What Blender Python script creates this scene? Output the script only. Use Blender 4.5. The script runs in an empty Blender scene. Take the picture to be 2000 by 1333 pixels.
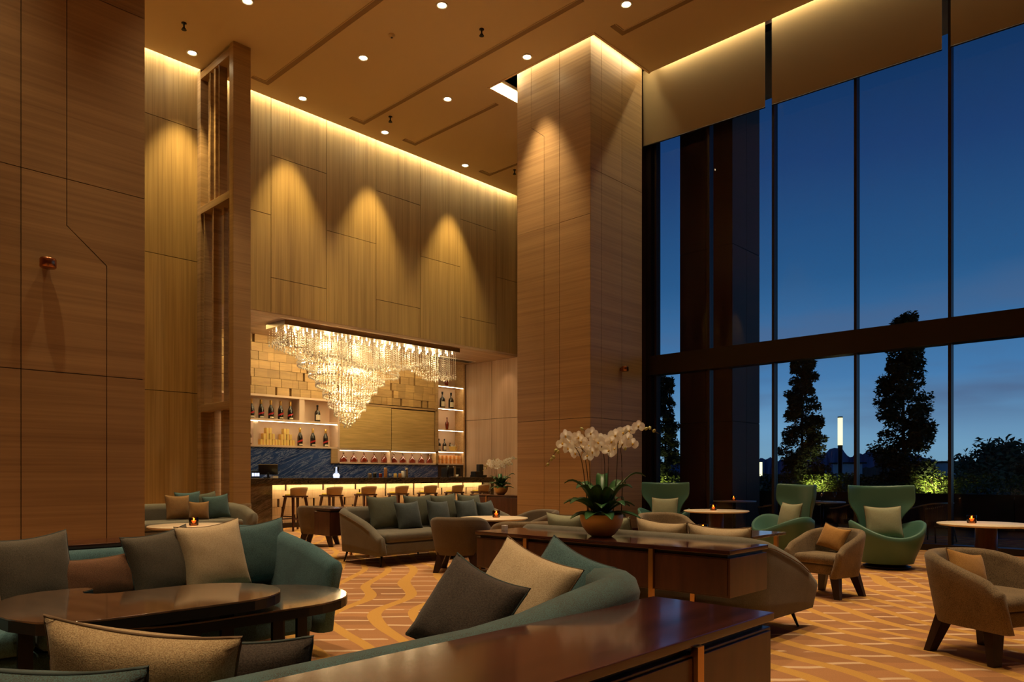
import bpy, bmesh, math, random
from math import sin, cos, pi, radians, sqrt, atan2
from mathutils import Vector, Matrix
R = radians
rnd = random.Random(7)
sc = bpy.context.scene
col = sc.collection
CA, SA = .7236, .6902          # room axes: X recedes right, Y recedes left
FPX, CXP, HYP, HC = 1436.0, 1000.0, 926.0, 1.2
# ------------------------------------------------------------------ camera
cam = bpy.data.cameras.new('camera'); co = bpy.data.objects.new('camera', cam); col.objects.link(co)
co.location = (0, 0, HC); co.rotation_euler = (R(90), 0, atan2(SA, CA) - pi/2)
cam.sensor_width = 36; cam.lens = FPX/2000*36; cam.shift_y = (HYP-666.5)/2000
cam.clip_end = 2000
sc.camera = co
# ------------------------------------------------------------------ view + world
sc.view_settings.view_transform = 'Standard'; sc.view_settings.look = 'None'
sc.view_settings.gamma = 1; sc.view_settings.use_curve_mapping = False
sc.view_settings.exposure = 0.0
cy = sc.cycles
cy.max_bounces = 8; cy.diffuse_bounces = 4; cy.glossy_bounces = 4; cy.transmission_bounces = 4
cy.transparent_max_bounces = 16; cy.sample_clamp_indirect = 4; cy.caustics_reflective = False; cy.caustics_refractive = False
try: cy.use_denoising = True
except Exception: pass
WARM = (1.0, .72, .41)
GOLD = (1.0, .71, .26)

def M(nt, op, a, b=None, c=None):
    n = nt.nodes.new('ShaderNodeMath'); n.operation = op
    for i, x in enumerate((a, b, c)):
        if x is None: continue
        if isinstance(x, (int, float)): n.inputs[i].default_value = x
        else: nt.links.new(x, n.inputs[i])
    return n.outputs[0]
def ramp(nt, fac, stops, interp='LINEAR'):
    n = nt.nodes.new('ShaderNodeValToRGB'); n.color_ramp.interpolation = interp
    el = n.color_ramp.elements
    while len(el) < len(stops): el.new(.5)
    for e, (p, c) in zip(el, stops): e.position = p; e.color = (*c, 1)
    nt.links.new(fac, n.inputs[0]); return n.outputs[0]
def mixc(nt, fac, a, b, mode='MIX'):
    n = nt.nodes.new('ShaderNodeMix'); n.data_type = 'RGBA'; n.blend_type = mode
    for i, x in ((0, fac), (6, a), (7, b)):
        if isinstance(x, (int, float)): n.inputs[i].default_value = x
        elif isinstance(x, tuple): n.inputs[i].default_value = (*x, 1)
        else: nt.links.new(x, n.inputs[i])
    return n.outputs[2]
def noise(nt, vec, scale, detail=3, rough=.5, dist=0):
    n = nt.nodes.new('ShaderNodeTexNoise'); n.inputs['Scale'].default_value = scale
    n.inputs['Detail'].default_value = detail; n.inputs['Roughness'].default_value = rough
    n.inputs['Distortion'].default_value = dist
    if vec is not None: nt.links.new(vec, n.inputs['Vector'])
    return n.outputs['Fac']
def mapping(nt, vec, scale=(1, 1, 1), rot=(0, 0, 0), loc=(0, 0, 0)):
    n = nt.nodes.new('ShaderNodeMapping'); n.inputs['Scale'].default_value = scale
    n.inputs['Rotation'].default_value = rot; n.inputs['Location'].default_value = loc
    nt.links.new(vec, n.inputs[0]); return n.outputs[0]

w = bpy.data.worlds.new('dusk_sky'); sc.world = w; w.use_nodes = True; nt = w.node_tree
bg = nt.nodes['Background']
tc = nt.nodes.new('ShaderNodeTexCoord').outputs['Generated']
sp = nt.nodes.new('ShaderNodeSeparateXYZ'); nt.links.new(tc, sp.inputs[0])
skyc = ramp(nt, sp.outputs[2], [(0, (.20, .36, .47)), (.055, (.17, .36, .56)), (.12, (.070, .21, .43)), (.24, (.024, .105, .26)),
                               (.37, (.012, .050, .165)), (.50, (.004, .026, .085)), (1, (.003, .015, .05))])
cn = noise(nt, mapping(nt, tc, (1.2, 1.2, 7)), 1.7, 4, .55)
cband = ramp(nt, sp.outputs[2], [(.03, (0, 0, 0)), (.10, (1, 1, 1)), (.17, (.7, .7, .7)), (.30, (0, 0, 0))])
cm = M(nt, 'MULTIPLY', M(nt, 'MULTIPLY', ramp(nt, cn, [(.48, (0, 0, 0)), (.62, (1, 1, 1))]), cband), .75)
skyc = mixc(nt, cm, skyc, (.085, .13, .24))
nt.links.new(skyc, bg.inputs[0]); bg.inputs[1].default_value = 1.0

def lamp(name, kind, loc, power, color=WARM, size=.1, rot=(0, 0, 0), **k):
    l = bpy.data.lights.new(name, kind); l.energy = power; l.color = color
    if kind == 'AREA':
        l.shape = 'RECTANGLE'; l.size = size[0]; l.size_y = size[1]
        if 'spread' in k: l.spread = k['spread']
    elif kind == 'SPOT':
        l.shadow_soft_size = size; l.spot_size = k.get('cone', R(60)); l.spot_blend = k.get('blend', .6)
    else: l.shadow_soft_size = size
    o = bpy.data.objects.new(name, l); o.location = loc; o.rotation_euler = rot; col.objects.link(o); return o
ZC = 9.2
# ceiling downlight grid (the recessed fittings are built further down at the same points)
GX, GY = (-3.3, -1.0, 1.3, 3.6, 5.91, 8.25, 10.40, 12.95), (.35, 2.6, 4.95, 7.23, 9.52, 11.82, 14.03)
DL = []
for x in GX:
    for y in GY:
        if x > 12.5 and y != 14.03: continue
        if x > 10 and 7.9 < y < 11: 
            if not (x < 10.5): continue
        DL.append((x, y))
for (x, y) in DL:
    wallw = y > 14
    colw = abs(x-10.4) < .1 and abs(y-9.52) < .1; side = x > 10 and 5 < y < 8
    lamp('downlight_lamp', 'SPOT', (x, y, ZC-.06), 860 if wallw else (1000 if colw else (90 if side else 600)), GOLD if wallw else WARM, .06,
         rot=(R(4) if wallw else 0, 0, 0), cone=R(52 if wallw else (56 if colw else (26 if side else 50))), blend=.75 if wallw else .8)
# cove strips
lamp('wall_cove_lamp', 'AREA', (9.0, 14.545, 9.42), 260, (1, .86, .55), (13.0, .06), rot=(0, 0, 0))
lamp('blind_cove_lamp', 'AREA', (12.645, 3.4, 9.44), 120, (1, .86, .55), (.04, 9.2), rot=(0, R(-8), 0))
lamp('coffer_lamp', 'AREA', (11.6, 10.55, 9.44), 170, (1, .86, .58), (1.7, .35))
lamp('coffer_lamp', 'AREA', (10.80, 9.3, 9.44), 14, (1, .84, .52), (.1, 2.2))
lamp('coffer_lamp', 'AREA', (11.7, 8.26, 9.44), 14, (1, .84, .52), (1.8, .1))
# bar
lamp('bar_soffit_lamp', 'AREA', (10.8, 15.9, 4.59), 62, (1, .74, .34), (7.5, .7))
lamp('bar_top_lamp', 'SPOT', (15.2, 15.0, 4.6), 40, (1, .66, .36), .05, cone=R(90), blend=.8)

# ------------------------------------------------------------------ helpers
def px(p, X=None, Y=None, y=None):
    t = (p-CXP)/FPX
    Z = X/(CA+SA*t) if X is not None else Y/(SA-CA*t)
    v = [Z*(CA+SA*t), Z*(SA-CA*t)]
    if y is not None: v.append(HC-(y-HYP)*Z/FPX)
    return v
class MB:
    def __init__(s): s.v = []; s.f = []
    def add(s, vs, fs):
        n = len(s.v); s.v += [tuple(v) for v in vs]; s.f += [tuple(i+n for i in f) for f in fs]; return s
    def box(s, x0, x1, y0, y1, z0, z1, m=None):
        vs = [Vector((x, y, z)) for x in (x0, x1) for y in (y0, y1) for z in (z0, z1)]
        if m is not None: vs = [m @ v for v in vs]
        return s.add(vs, [(0, 1, 3, 2), (4, 6, 7, 5), (0, 4, 5, 1), (2, 3, 7, 6), (0, 2, 6, 4), (1, 5, 7, 3)])
    def tube(s, pts, r, n=8, caps=True):
        pts = [Vector(p) for p in pts]; k = len(pts)
        rr = r if isinstance(r, (list, tuple)) else [r]*k
        up = Vector((0, 0, 1)); rings = []
        for i, p in enumerate(pts):
            d = (pts[min(i+1, k-1)]-pts[max(i-1, 0)]).normalized()
            a = d.cross(up)
            if a.length < .05: a = d.cross(Vector((0, 1, 0)))
            a.normalize(); b = d.cross(a)
            rings.append([p+(a*cos(2*pi*j/n)+b*sin(2*pi*j/n))*rr[i] for j in range(n)])
        vs = [v for q in rings for v in q]
        fs = [(i*n+j, i*n+(j+1) % n, (i+1)*n+(j+1) % n, (i+1)*n+j) for i in range(k-1) for j in range(n)]
        if caps: fs += [tuple(range(n-1, -1, -1)), tuple((k-1)*n+j for j in range(n))]
        return s.add(vs, fs)
    def taper(s, p0, p1, s0, s1, yaw=0):   # square bar between two points, half sizes (a,b)
        vs = []
        for p, q in ((p0, s0), (p1, s1)):
            for a, b in ((-1, -1), (1, -1), (1, 1), (-1, 1)):
                x, y = a*q[0], b*q[1]
                vs.append((p[0]+x*cos(yaw)-y*sin(yaw), p[1]+x*sin(yaw)+y*cos(yaw), p[2]))
        return s.add(vs, [(0, 3, 2, 1), (4, 5, 6, 7), (0, 1, 5, 4), (1, 2, 6, 5), (2, 3, 7, 6), (3, 0, 4, 7)])
    def lathe(s, prof, n=24, c=(0, 0, 0), sx=1, sy=1):
        vs, fs = [], []; k = len(prof)
        for (r, z) in prof:
            for j in range(n):
                a = 2*pi*j/n; vs.append((c[0]+r*cos(a)*sx, c[1]+r*sin(a)*sy, c[2]+z))
        for i in range(k-1):
            for j in range(n): fs.append((i*n+j, i*n+(j+1) % n, (i+1)*n+(j+1) % n, (i+1)*n+j))
        if prof[0][0] > 1e-4: fs.append(tuple(range(n-1, -1, -1)))
        if prof[-1][0] > 1e-4: fs.append(tuple((k-1)*n+j for j in range(n)))
        return s.add(vs, fs)
    def prism(s, poly, z0, z1):
        n = len(poly)
        vs = [(x, y, z0) for x, y in poly]+[(x, y, z1) for x, y in poly]
        return s.add(vs, [tuple(range(n-1, -1, -1)), tuple(range(n, 2*n))]+[(i, (i+1) % n, n+(i+1) % n, n+i) for i in range(n)])
    def grid(s, fn, nu, nv, cu=False):
        vs = [fn(i/(nu if cu else nu-1), j/(nv-1)) for i in range(nu) for j in range(nv)]
        fs = []
        for i in range(nu if cu else nu-1):
            for j in range(nv-1):
                a = (i+1) % nu
                fs.append((i*nv+j, a*nv+j, a*nv+j+1, i*nv+j+1))
        return s.add(vs, fs)
    def mesh(s, name, m, smooth=False):
        me = bpy.data.meshes.new(name); me.from_pydata(s.v, [], s.f); me.update()
        bm = bmesh.new(); bm.from_mesh(me); bmesh.ops.recalc_face_normals(bm, faces=bm.faces); bm.to_mesh(me); bm.free()
        me.materials.append(m)
        if smooth: me.polygons.foreach_set('use_smooth', [True]*len(me.polygons))
        return me
    def build(s, name, m, parent=None, smooth=False, bevel=0, seg=2):
        return link(name, s.mesh(name, m, smooth), parent, bevel, seg, smooth)
def link(name, me, parent=None, bevel=0, seg=2, smooth=False):
    o = bpy.data.objects.new(name, me); col.objects.link(o)
    if parent is not None: o.parent = parent
    if bevel:
        b = o.modifiers.new('bevel', 'BEVEL'); b.width = bevel; b.segments = seg; b.limit_method = 'ANGLE'; b.angle_limit = R(40)
        me.polygons.foreach_set('use_smooth', [True]*len(me.polygons))
        wn = o.modifiers.new('wn', 'WEIGHTED_NORMAL'); wn.keep_sharp = True
    return o
def box(name, b, m, parent=None, bevel=0, seg=2): return MB().box(*b).build(name, m, parent, bevel=bevel, seg=seg)
def tag(o, label, cat, group=None, kind=None):
    if label: o['label'] = label
    if cat: o['category'] = cat
    if group: o['group'] = group
    if kind: o['kind'] = kind
    return o
def thing(name, label, cat, loc=(0, 0, 0), rz=0, group=None):
    o = bpy.data.objects.new(name, None); col.objects.link(o); o.location = loc; o.rotation_euler = (0, 0, rz)
    o.empty_display_size = .1
    return tag(o, label, cat, group)
def struct(o): o['kind'] = 'structure'; return o
def stuff(o): o['kind'] = 'stuff'; return o
def plab(o, label): o['label'] = label; return o
def dup(root, loc, rz=None, label=None, group=None, rot=None):
    r = root.copy(); col.objects.link(r); r.location = loc
    if rz is not None: r.rotation_euler = (0, 0, rz)
    if rot is not None: r.rotation_euler = rot
    if label: r['label'] = label
    if group: r['group'] = group
    for ch in list(root.children):
        c = ch.copy(); col.objects.link(c); c.parent = r
        for g in list(ch.children):
            d = g.copy(); col.objects.link(d); d.parent = c
    return r
def face(dx, dy): return atan2(dy, dx)+pi/2     # rotation that turns local -Y to (dx,dy)

# ------------------------------------------------------------------ materials
MT = {}
def mat(name, base=(.5, .5, .5), rough=.5, metal=0, coat=0, emit=None, es=0, spec=.5, sheen=0):
    m = bpy.data.materials.new(name); m.use_nodes = True; b = m.node_tree.nodes['Principled BSDF']
    b.inputs['Base Color'].default_value = (*base, 1); b.inputs['Roughness'].default_value = rough
    b.inputs['Metallic'].default_value = metal; b.inputs['Coat Weight'].default_value = coat
    b.inputs['Coat Roughness'].default_value = .08; b.inputs['Specular IOR Level'].default_value = spec
    b.inputs['Sheen Weight'].default_value = sheen
    if emit: b.inputs['Emission Color'].default_value = (*emit, 1); b.inputs['Emission Strength'].default_value = es
    MT[name] = m; return m
def parts(m):
    nt = m.node_tree; return nt, nt.nodes['Principled BSDF'], nt.nodes.new('ShaderNodeTexCoord').outputs['Object']
def bump(nt, b, h, strength=.3, dist=.01):
    n = nt.nodes.new('ShaderNodeBump'); n.inputs['Strength'].default_value = strength; n.inputs['Distance'].default_value = dist
    nt.links.new(h, n.inputs['Height']); nt.links.new(n.outputs[0], b.inputs['Normal'])
def wood(name, lo, hi, scale, rough=.5, coat=0, amp=1.0, rv=.12):
    m = mat(name, hi, rough, coat=coat); nt, b, tc = parts(m)
    oi = nt.nodes.new('ShaderNodeObjectInfo').outputs['Random']
    f1 = noise(nt, mapping(nt, tc, scale), 1, 4, .6, .15)
    f2 = noise(nt, mapping(nt, tc, tuple(s*.22 for s in scale)), 1, 3, .5, .1)
    f = M(nt, 'ADD', M(nt, 'MULTIPLY', f1, .6), M(nt, 'MULTIPLY', f2, .4))
    c = ramp(nt, f, [(.36, lo), (.50, tuple((a+b_)/2*1.03 for a, b_ in zip(lo, hi))), (.62, hi)])
    k = M(nt, 'ADD', M(nt, 'MULTIPLY', oi, rv), 1-rv/2)
    cc = nt.nodes.new('ShaderNodeVectorMath'); cc.operation = 'SCALE'; nt.links.new(c, cc.inputs[0]); nt.links.new(k, cc.inputs['Scale'])
    nt.links.new(cc.outputs[0], b.inputs['Base Color'])
    bump(nt, b, f1, .12*amp, .004); return m
def fabric(name, c, c2=None, scale=260, rough=.95, heather=.0):
    m = mat(name, c, rough, sheen=.15, spec=.2); nt, b, tc = parts(m)
    c2 = c2 or tuple(v*.62 for v in c)
    n1 = noise(nt, mapping(nt, tc, (1, 1, 1)), scale, 2, .7)
    n2 = noise(nt, tc, 5, 3, .6)
    f = M(nt, 'ADD', M(nt, 'MULTIPLY', n1, .75), M(nt, 'MULTIPLY', n2, .25))
    nt.links.new(ramp(nt, f, [(.38, c2), (.60, c)]), b.inputs['Base Color'])
    bump(nt, b, n1, .45, .003); return m
wood('wood_vertical', (.30, .190, .076), (.47, .318, .130), (30, 30, .5), .42)
wood('wood_horizontal', (.30, .182, .080), (.44, .285, .125), (.45, .45, 30), .42)
wood('wood_soffit', (.40, .26, .15), (.58, .40, .26), (.6, 22, 22), .5)
wood('wood_bar', (.42, .27, .13), (.60, .41, .20), (1.2, 20, 26), .45)
wood('wood_block', (.40, .25, .10), (.56, .37, .15), (3, 20, 26), .5, rv=.45)
wood('wood_pink', (.42, .27, .17), (.56, .38, .26), (22, 22, .5), .5)
wood('wood_screen', (.22, .135, .066), (.40, .26, .135), (.8, .8, 22), .45)
wood('lacquer', (.032, .010, .008), (.075, .020, .014), (1.2, 24, 24), .16, coat=.6, amp=.2)
wood('lacquer_side', (.040, .013, .008), (.085, .030, .017), (14, 14, 2), .30, coat=.2, amp=.2)
wood('walnut_gloss', (.055, .030, .018), (.125, .070, .040), (14, 3, 14), .10, coat=.8, amp=.15)
wood('dark_wood', (.018, .009, .006), (.040, .018, .011), (20, 20, 3), .35)
wood('red_wood', (.030, .008, .005), (.065, .018, .010), (20, 20, 3), .35)
wood('skirting_wood', (.05, .015, .010), (.09, .03, .02), (3, 3, 20), .3)
mat('groove', (.035, .018, .008), .8)
mat('joint', (.020, .010, .006), .9)
mat('ceiling_paint', (.72, .58, .38), .9)
mat('slot_shade', (.30, .205, .115), .8)  # darker colour standing for the shade inside the air slots
mat('cream_wall', (.80, .62, .42), .7)
mat('cream_shelf', (.80, .60, .44), .55)
mat('frame_metal', (.022, .016, .013), .38, .3)
mat('blind_fabric', (.27, .19, .085), .9)
mat('black_metal', (.006, .005, .005), .35, .3)
mat('black_plastic', (.012, .012, .014), .3)
mat('dark_wood_mid', (.16, .095, .04), .7)
m = mat('wax_glow', (.85, .50, .20), .5, emit=(1, .50, .16), es=.9)  # candle body emits, imitating flame light shining through it
mat('brass', (.62, .36, .14), .28, 1.0)
mat('copper', (.50, .20, .09), .25, 1.0)
mat('gold_bowl', (.85, .58, .24), .45, .15)
mat('champagne_metal', (.42, .32, .20), .3, .9)
mat('chrome', (.7, .68, .65), .15, 1)
mat('table_top', (.80, .66, .46), .35)
mat('white_ceramic', (.85, .82, .76), .4)
mat('led', (1, 1, 1), .5, emit=(1, .78, .45), es=18)
mat('led_soft', (1, 1, 1), .5, emit=(1, .70, .40), es=5.0)
mat('led_bar', (1, 1, 1), .5, emit=(1, .66, .30), es=24)
mat('lamp_face', (1, 1, 1), .5, emit=(1, .80, .45), es=40)
mat('bulb', (1, 1, 1), .5, emit=(1, .80, .45), es=14)
mat('flame', (1, 1, 1), .5, emit=(1, .55, .16), es=9)
mat('garden_lamp', (1, 1, 1), .5, emit=(1, .93, .50), es=1.5)
mat('garden_uplight', (1, 1, 1), .5, emit=(1, .90, .40), es=6)
mat('screen_glow', (.5, .55, .7), .5, emit=(.7, .78, 1), es=1.3)
mat('leather_green', (.060, .150, .112), .42)
mat('stone_rim', (.30, .2, .1), .2)
mat('glass_dark', (.015, .012, .010), .08, coat=.6)
mat('cognac', (.16, .018, .006), .1, coat=.8)
mat('foil_gold', (.75, .48, .12), .35, .8)
mat('foil_red', (.45, .02, .02), .4)
mat('paper_label', (.75, .68, .52), .7)
mat('gift_yellow', (.85, .62, .18), .5)
mat('gift_orange', (.70, .30, .08), .5)
mat('amber_glass', (.40, .17, .05), .1, coat=.7)
mat('terrace_floor', (.05, .035, .03), .6)
mat('exterior_clad', (.085, .040, .028), .6)
mat('bark', (.05, .03, .02), .9)
mat('leaf_dark', (.030, .048, .018), .7)
mat('leaf_hedge', (.085, .13, .020), .6)
mat('leaf_bush', (.020, .034, .020), .8)
mat('hazy_hill', (.10, .15, .26), 1.0, spec=0)  # blue haze of distance put into the hill colour
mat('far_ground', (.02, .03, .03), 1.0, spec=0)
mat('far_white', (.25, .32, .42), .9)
mat('planter', (.02, .015, .013), .7)
mat('orchid_petal', (.95, .91, .82), .6, sheen=.1)
nt = MT['orchid_petal'].node_tree; _b = nt.nodes['Principled BSDF']; _t = nt.nodes.new('ShaderNodeBsdfTranslucent'); _t.inputs[0].default_value = (1, .96, .88, 1)
_m = nt.nodes.new('ShaderNodeMixShader'); _m.inputs[0].default_value = .45; nt.links.new(_b.outputs[0], _m.inputs[1]); nt.links.new(_t.outputs[0], _m.inputs[2]); nt.links.new(_m.outputs[0], nt.nodes['Material Output'].inputs[0])
mat('orchid_lip', (.75, .48, .08), .6)
mat('orchid_leaf', (.035, .115, .035), .36)
mat('orchid_stem', (.10, .060, .025), .6)
mat('bud', (.50, .48, .18), .6)
mat('rope', (.045, .028, .030), .8)
fabric('teal', (.075, .165, .185), (.034, .070, .080), 240)
fabric('teal_tweed', (.070, .140, .148), (.055, .048, .036), 330)
fabric('teal_cushion', (.072, .140, .150), (.040, .076, .084), 200)
fabric('slate_cushion', (.080, .105, .110), (.045, .060, .064), 200)
fabric('taupe', (.165, .152, .118), (.105, .096, .072), 240)
fabric('taupe_cushion', (.105, .088, .064), (.062, .052, .038), 220)
fabric('olive_cushion', (.115, .125, .090), (.075, .082, .058), 220)
fabric('beige', (.50, .37, .20), (.26, .165, .080), 300)
fabric('beige_light', (.56, .44, .28), (.40, .29, .17), 240)
fabric('brown', (.17, .080, .040), (.085, .040, .020), 280)
fabric('charcoal', (.070, .054, .044), (.034, .026, .022), 220)
fabric('tub_knit', (.25, .18, .105), (.085, .062, .038), 210)
fabric('tub_taupe', (.150, .115, .078), (.095, .072, .048), 260)
fabric('saffron', (.46, .245, .070), (.32, .16, .045), 220)
fabric('sage', (.36, .37, .25), (.27, .28, .18), 220)
fabric('rust', (.30, .17, .065), (.18, .10, .04), 220)
fabric('stool_yellow', (.80, .62, .10), (.65, .50, .08), 150)
fabric('stool_back', (.45, .30, .16), (.38, .25, .13), 150)
mat('piping', (.035, .05, .048), .9); mat('piping_brown', (.13, .075, .035), .9)

def marble(name, dark, mid, vein, sc_=1.4, rough=.12, thresh=.52):
    m = mat(name, dark, rough, coat=.4); nt, b, tc = parts(m)
    v = mapping(nt, mapping(nt, tc, (1, 1, 1), (0, R(24), 0)), (.55, 1, 3.6))
    n1 = noise(nt, v, sc_, 6, .65, 1.1)
    n2 = noise(nt, v, sc_*2.3, 6, .7, 1.6)
    c = ramp(nt, n1, [(.3, dark), (.6, mid)])
    vf = M(nt, 'ABSOLUTE', M(nt, 'SUBTRACT', n2, .5))
    vf = ramp(nt, vf, [(.0, (1, 1, 1)), (.022, (.15, .15, .15)), (.05, (0, 0, 0))])
    nt.links.new(mixc(nt, M(nt, 'MULTIPLY', vf, .5), c, vein), b.inputs['Base Color']); return m
marble('blue_marble', (.010, .034, .150), (.035, .085, .280), (.55, .65, .95), .75)
marble('brown_stone', (.030, .020, .012), (.11, .070, .038), (.26, .19, .12), 1.5)
marble('black_stone', (.010, .007, .006), (.045, .028, .018), (.20, .14, .09), 2.2)
marble('grey_stone', (.26, .21, .15), (.50, .42, .30), (.05, .035, .02), 1.0)
marble('table_marble', (.06, .04, .025), (.16, .11, .07), (.35, .27, .18), 3)

# thin clear glass: clear with a mirror component that follows Fresnel
def glassmat(name, tint=(1, 1, 1), ior=1.5):
    m = bpy.data.materials.new(name); m.use_nodes = True; nt = m.node_tree; nt.nodes.clear()
    out = nt.nodes.new('ShaderNodeOutputMaterial'); t = nt.nodes.new('ShaderNodeBsdfTransparent'); g = nt.nodes.new('ShaderNodeBsdfGlossy')
    t.inputs[0].default_value = (*tint, 1); g.inputs['Roughness'].default_value = .0
    f = nt.nodes.new('ShaderNodeFresnel'); f.inputs[0].default_value = ior; mx = nt.nodes.new('ShaderNodeMixShader')
    nt.links.new(f.outputs[0], mx.inputs[0]); nt.links.new(t.outputs[0], mx.inputs[1]); nt.links.new(g.outputs[0], mx.inputs[2])
    nt.links.new(mx.outputs[0], out.inputs[0]); MT[name] = m; return m
glassmat('window_glass', (.93, .96, .98), 1.22); glassmat('clear_glass', (.95, .95, .93), 1.5); glassmat('amber_clear', (.95, .55, .25), 1.5)
# crystal: bright faceted glass beads
m = mat('crystal', (1, .94, .80), .12, spec=1.0, coat=.6); b = m.node_tree.nodes['Principled BSDF']; b.inputs['Subsurface Weight'].default_value = 0
m.use_nodes = True
# bar panel weave
m = mat('bar_panel', (.55, .38, .16), .45); nt, b, tc = parts(m)
f = noise(nt, mapping(nt, tc, (1.5, 8, 30)), 1, 4, .6)
nt.links.new(ramp(nt, f, [(.3, (.50, .34, .12)), (.7, (.76, .54, .22))]), b.inputs['Base Color'])
# bar front tile
m = mat('bar_tile', (.80, .64, .42), .5); nt, b, tc = parts(m)
f = noise(nt, mapping(nt, tc, (30, 8, 3)), 1, 3, .6)
nt.links.new(ramp(nt, f, [(.3, (.70, .54, .34)), (.7, (.86, .70, .48))]), b.inputs['Base Color'])

# carpet
m = mat('carpet', (.4, .2, .1), .95, spec=.1, sheen=.05); nt, b, tc = parts(m)
sp = nt.nodes.new('ShaderNodeSeparateXYZ'); nt.links.new(tc, sp.inputs[0]); X_, Y_ = sp.outputs[0], sp.outputs[1]
def lin(a, bb, c=0): return M(nt, 'ADD', M(nt, 'ADD', M(nt, 'MULTIPLY', X_, a), M(nt, 'MULTIPLY', Y_, bb)), c)
wv = M(nt, 'MULTIPLY', M(nt, 'SINE', lin(.85, 1.0)), .12)
wv2 = M(nt, 'MULTIPLY', M(nt, 'SUBTRACT', noise(nt, tc, .42, 1, .5), .5), 1.2)
s_ = M(nt, 'DIVIDE', M(nt, 'ADD', M(nt, 'ADD', lin(.80, -.60), wv), wv2), .31)
lane = M(nt, 'FLOOR', s_); fr = M(nt, 'FRACT', s_)
wn = nt.nodes.new('ShaderNodeTexWhiteNoise'); wn.noise_dimensions = '1D'; nt.links.new(lane, wn.inputs['W'])
bw = M(nt, 'ADD', M(nt, 'MULTIPLY', wn.outputs['Value'], .12), .26)
band = M(nt, 'LESS_THAN', fr, bw)
wob = M(nt, 'MULTIPLY', M(nt, 'SUBTRACT', noise(nt, tc, 1.6, 2, .5), .5), .12)
q = M(nt, 'DIVIDE', M(nt, 'ADD', M(nt, 'ADD', lin(.70, .71), wob), M(nt, 'MULTIPLY', wn.outputs['Value'], 3.7)), .34)
fq = M(nt, 'FRACT', q)
rung = M(nt, 'LESS_THAN', M(nt, 'ABSOLUTE', M(nt, 'SUBTRACT', fq, .5)), .065)
rn = M(nt, 'GREATER_THAN', M(nt, 'SUBTRACT', noise(nt, tc, 3.1, 2, .5), M(nt, 'MULTIPLY', M(nt, 'ABSOLUTE', M(nt, 'SUBTRACT', fr, .62)), .3)), .30)
rung = M(nt, 'MULTIPLY', rung, rn)
wq = nt.nodes.new('ShaderNodeTexWhiteNoise'); wq.noise_dimensions = '2D'
cq = nt.nodes.new('ShaderNodeCombineXYZ'); nt.links.new(M(nt, 'FLOOR', q), cq.inputs[0]); nt.links.new(lane, cq.inputs[1]); nt.links.new(cq.outputs[0], wq.inputs['Vector'])
base = mixc(nt, wq.outputs['Value'], (.36, .175, .080), (.50, .245, .105))
c = mixc(nt, band, base, (.62, .34, .085))
c = mixc(nt, M(nt, 'MULTIPLY', rung, M(nt, 'SUBTRACT', 1.0, band)), c, (.74, .52, .32))
pile = noise(nt, tc, 140, 2, .7)
c = mixc(nt, .35, c, ramp(nt, pile, [(.3, (.45, .45, .45)), (.7, (1, 1, 1))]), 'MULTIPLY')
nt.links.new(c, b.inputs['Base Color']); bump(nt, b, pile, .4, .006)

# ================================================================== SETTING
struct(box('floor', (-7, 16, -5, 17.3, -.2, 0), MT['carpet']))
cb = MB()
for b in ((-7, 10.7, -5, 14.5), (10.7, 12.5, -5, 8.15), (10.7, 12.5, 10.83, 14.5), (12.5, 15.6, 10.83, 14.5)): cb.box(*b, 9.2, 9.27)
for b in ((-7, 15.7, 14.5, 14.7), (12.5, 13.0, -5, 8.5), (10.6, 12.7, 8.05, 10.93), (12.5, 15.7, 8.3, 14.5), (-7, 15.7, -5, 14.7)): cb.box(*b, 9.5, 9.56)
cb.box(10.62, 12.6, 8.05, 8.149, 9.271, 9.5).box(10.62, 10.699, 8.15, 10.83, 9.271, 9.5).box(10.62, 12.6, 10.831, 10.9, 9.271, 9.5)
ceil = struct(cb.build('ceiling', MT['ceiling_paint']))
# fine trim round the coffer
tb = MB().box(10.66, 10.70, 8.11, 10.87, 9.185, 9.215).box(10.70, 12.5, 8.11, 8.15, 9.185, 9.215).box(10.70, 12.5, 10.83, 10.87, 9.185, 9.215)
struct(tb.build('trim_1', MT['cream_wall']))

# --- bar wall (recedes to the right), panelled with vertical grain
def pane(parent, name, poly, plane, at, th, m, gap=.006):
    # polygon (u,z) on plane 'X' or 'Y' at coordinate, thickness towards the room (negative)
    cx = sum(p[0] for p in poly)/len(poly); cz = sum(p[1] for p in poly)/len(poly)
    def sh(p): return (p[0]-gap*(1 if p[0] > cx else -1), p[1]-gap*(1 if p[1] > cz else -1))
    q = [sh(p) for p in poly]; n = len(q); vs = []
    for d in (at-th, at):
        for (u, z) in q: vs.append((u, d, z) if plane == 'Y' else (d, u, z))
    mb = MB().add(vs, [tuple(range(n-1, -1, -1)), tuple(range(n, 2*n))]+[(i, (i+1) % n, n+(i+1) % n, n+i) for i in range(n)])
    return mb.build(name, m, parent)
def rect(a, b, c, d): return [(a, c), (b, c), (b, d), (a, d)]
wb = struct(MB().box(-7, 6.6, 14.66, 14.9, 0, 9.5).box(6.6, 15.57, 14.66, 14.9, 4.66, 9.5).build('wall_left', MT['groove']))
SE = [-7, -5.85, -4.48, -3.11, -1.74, -.37, 1.0, 2.37, 3.74, 5.11, 6.48, 7.85, 9.22, 10.59, 11.96, 13.33, 14.70, 15.57]
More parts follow.
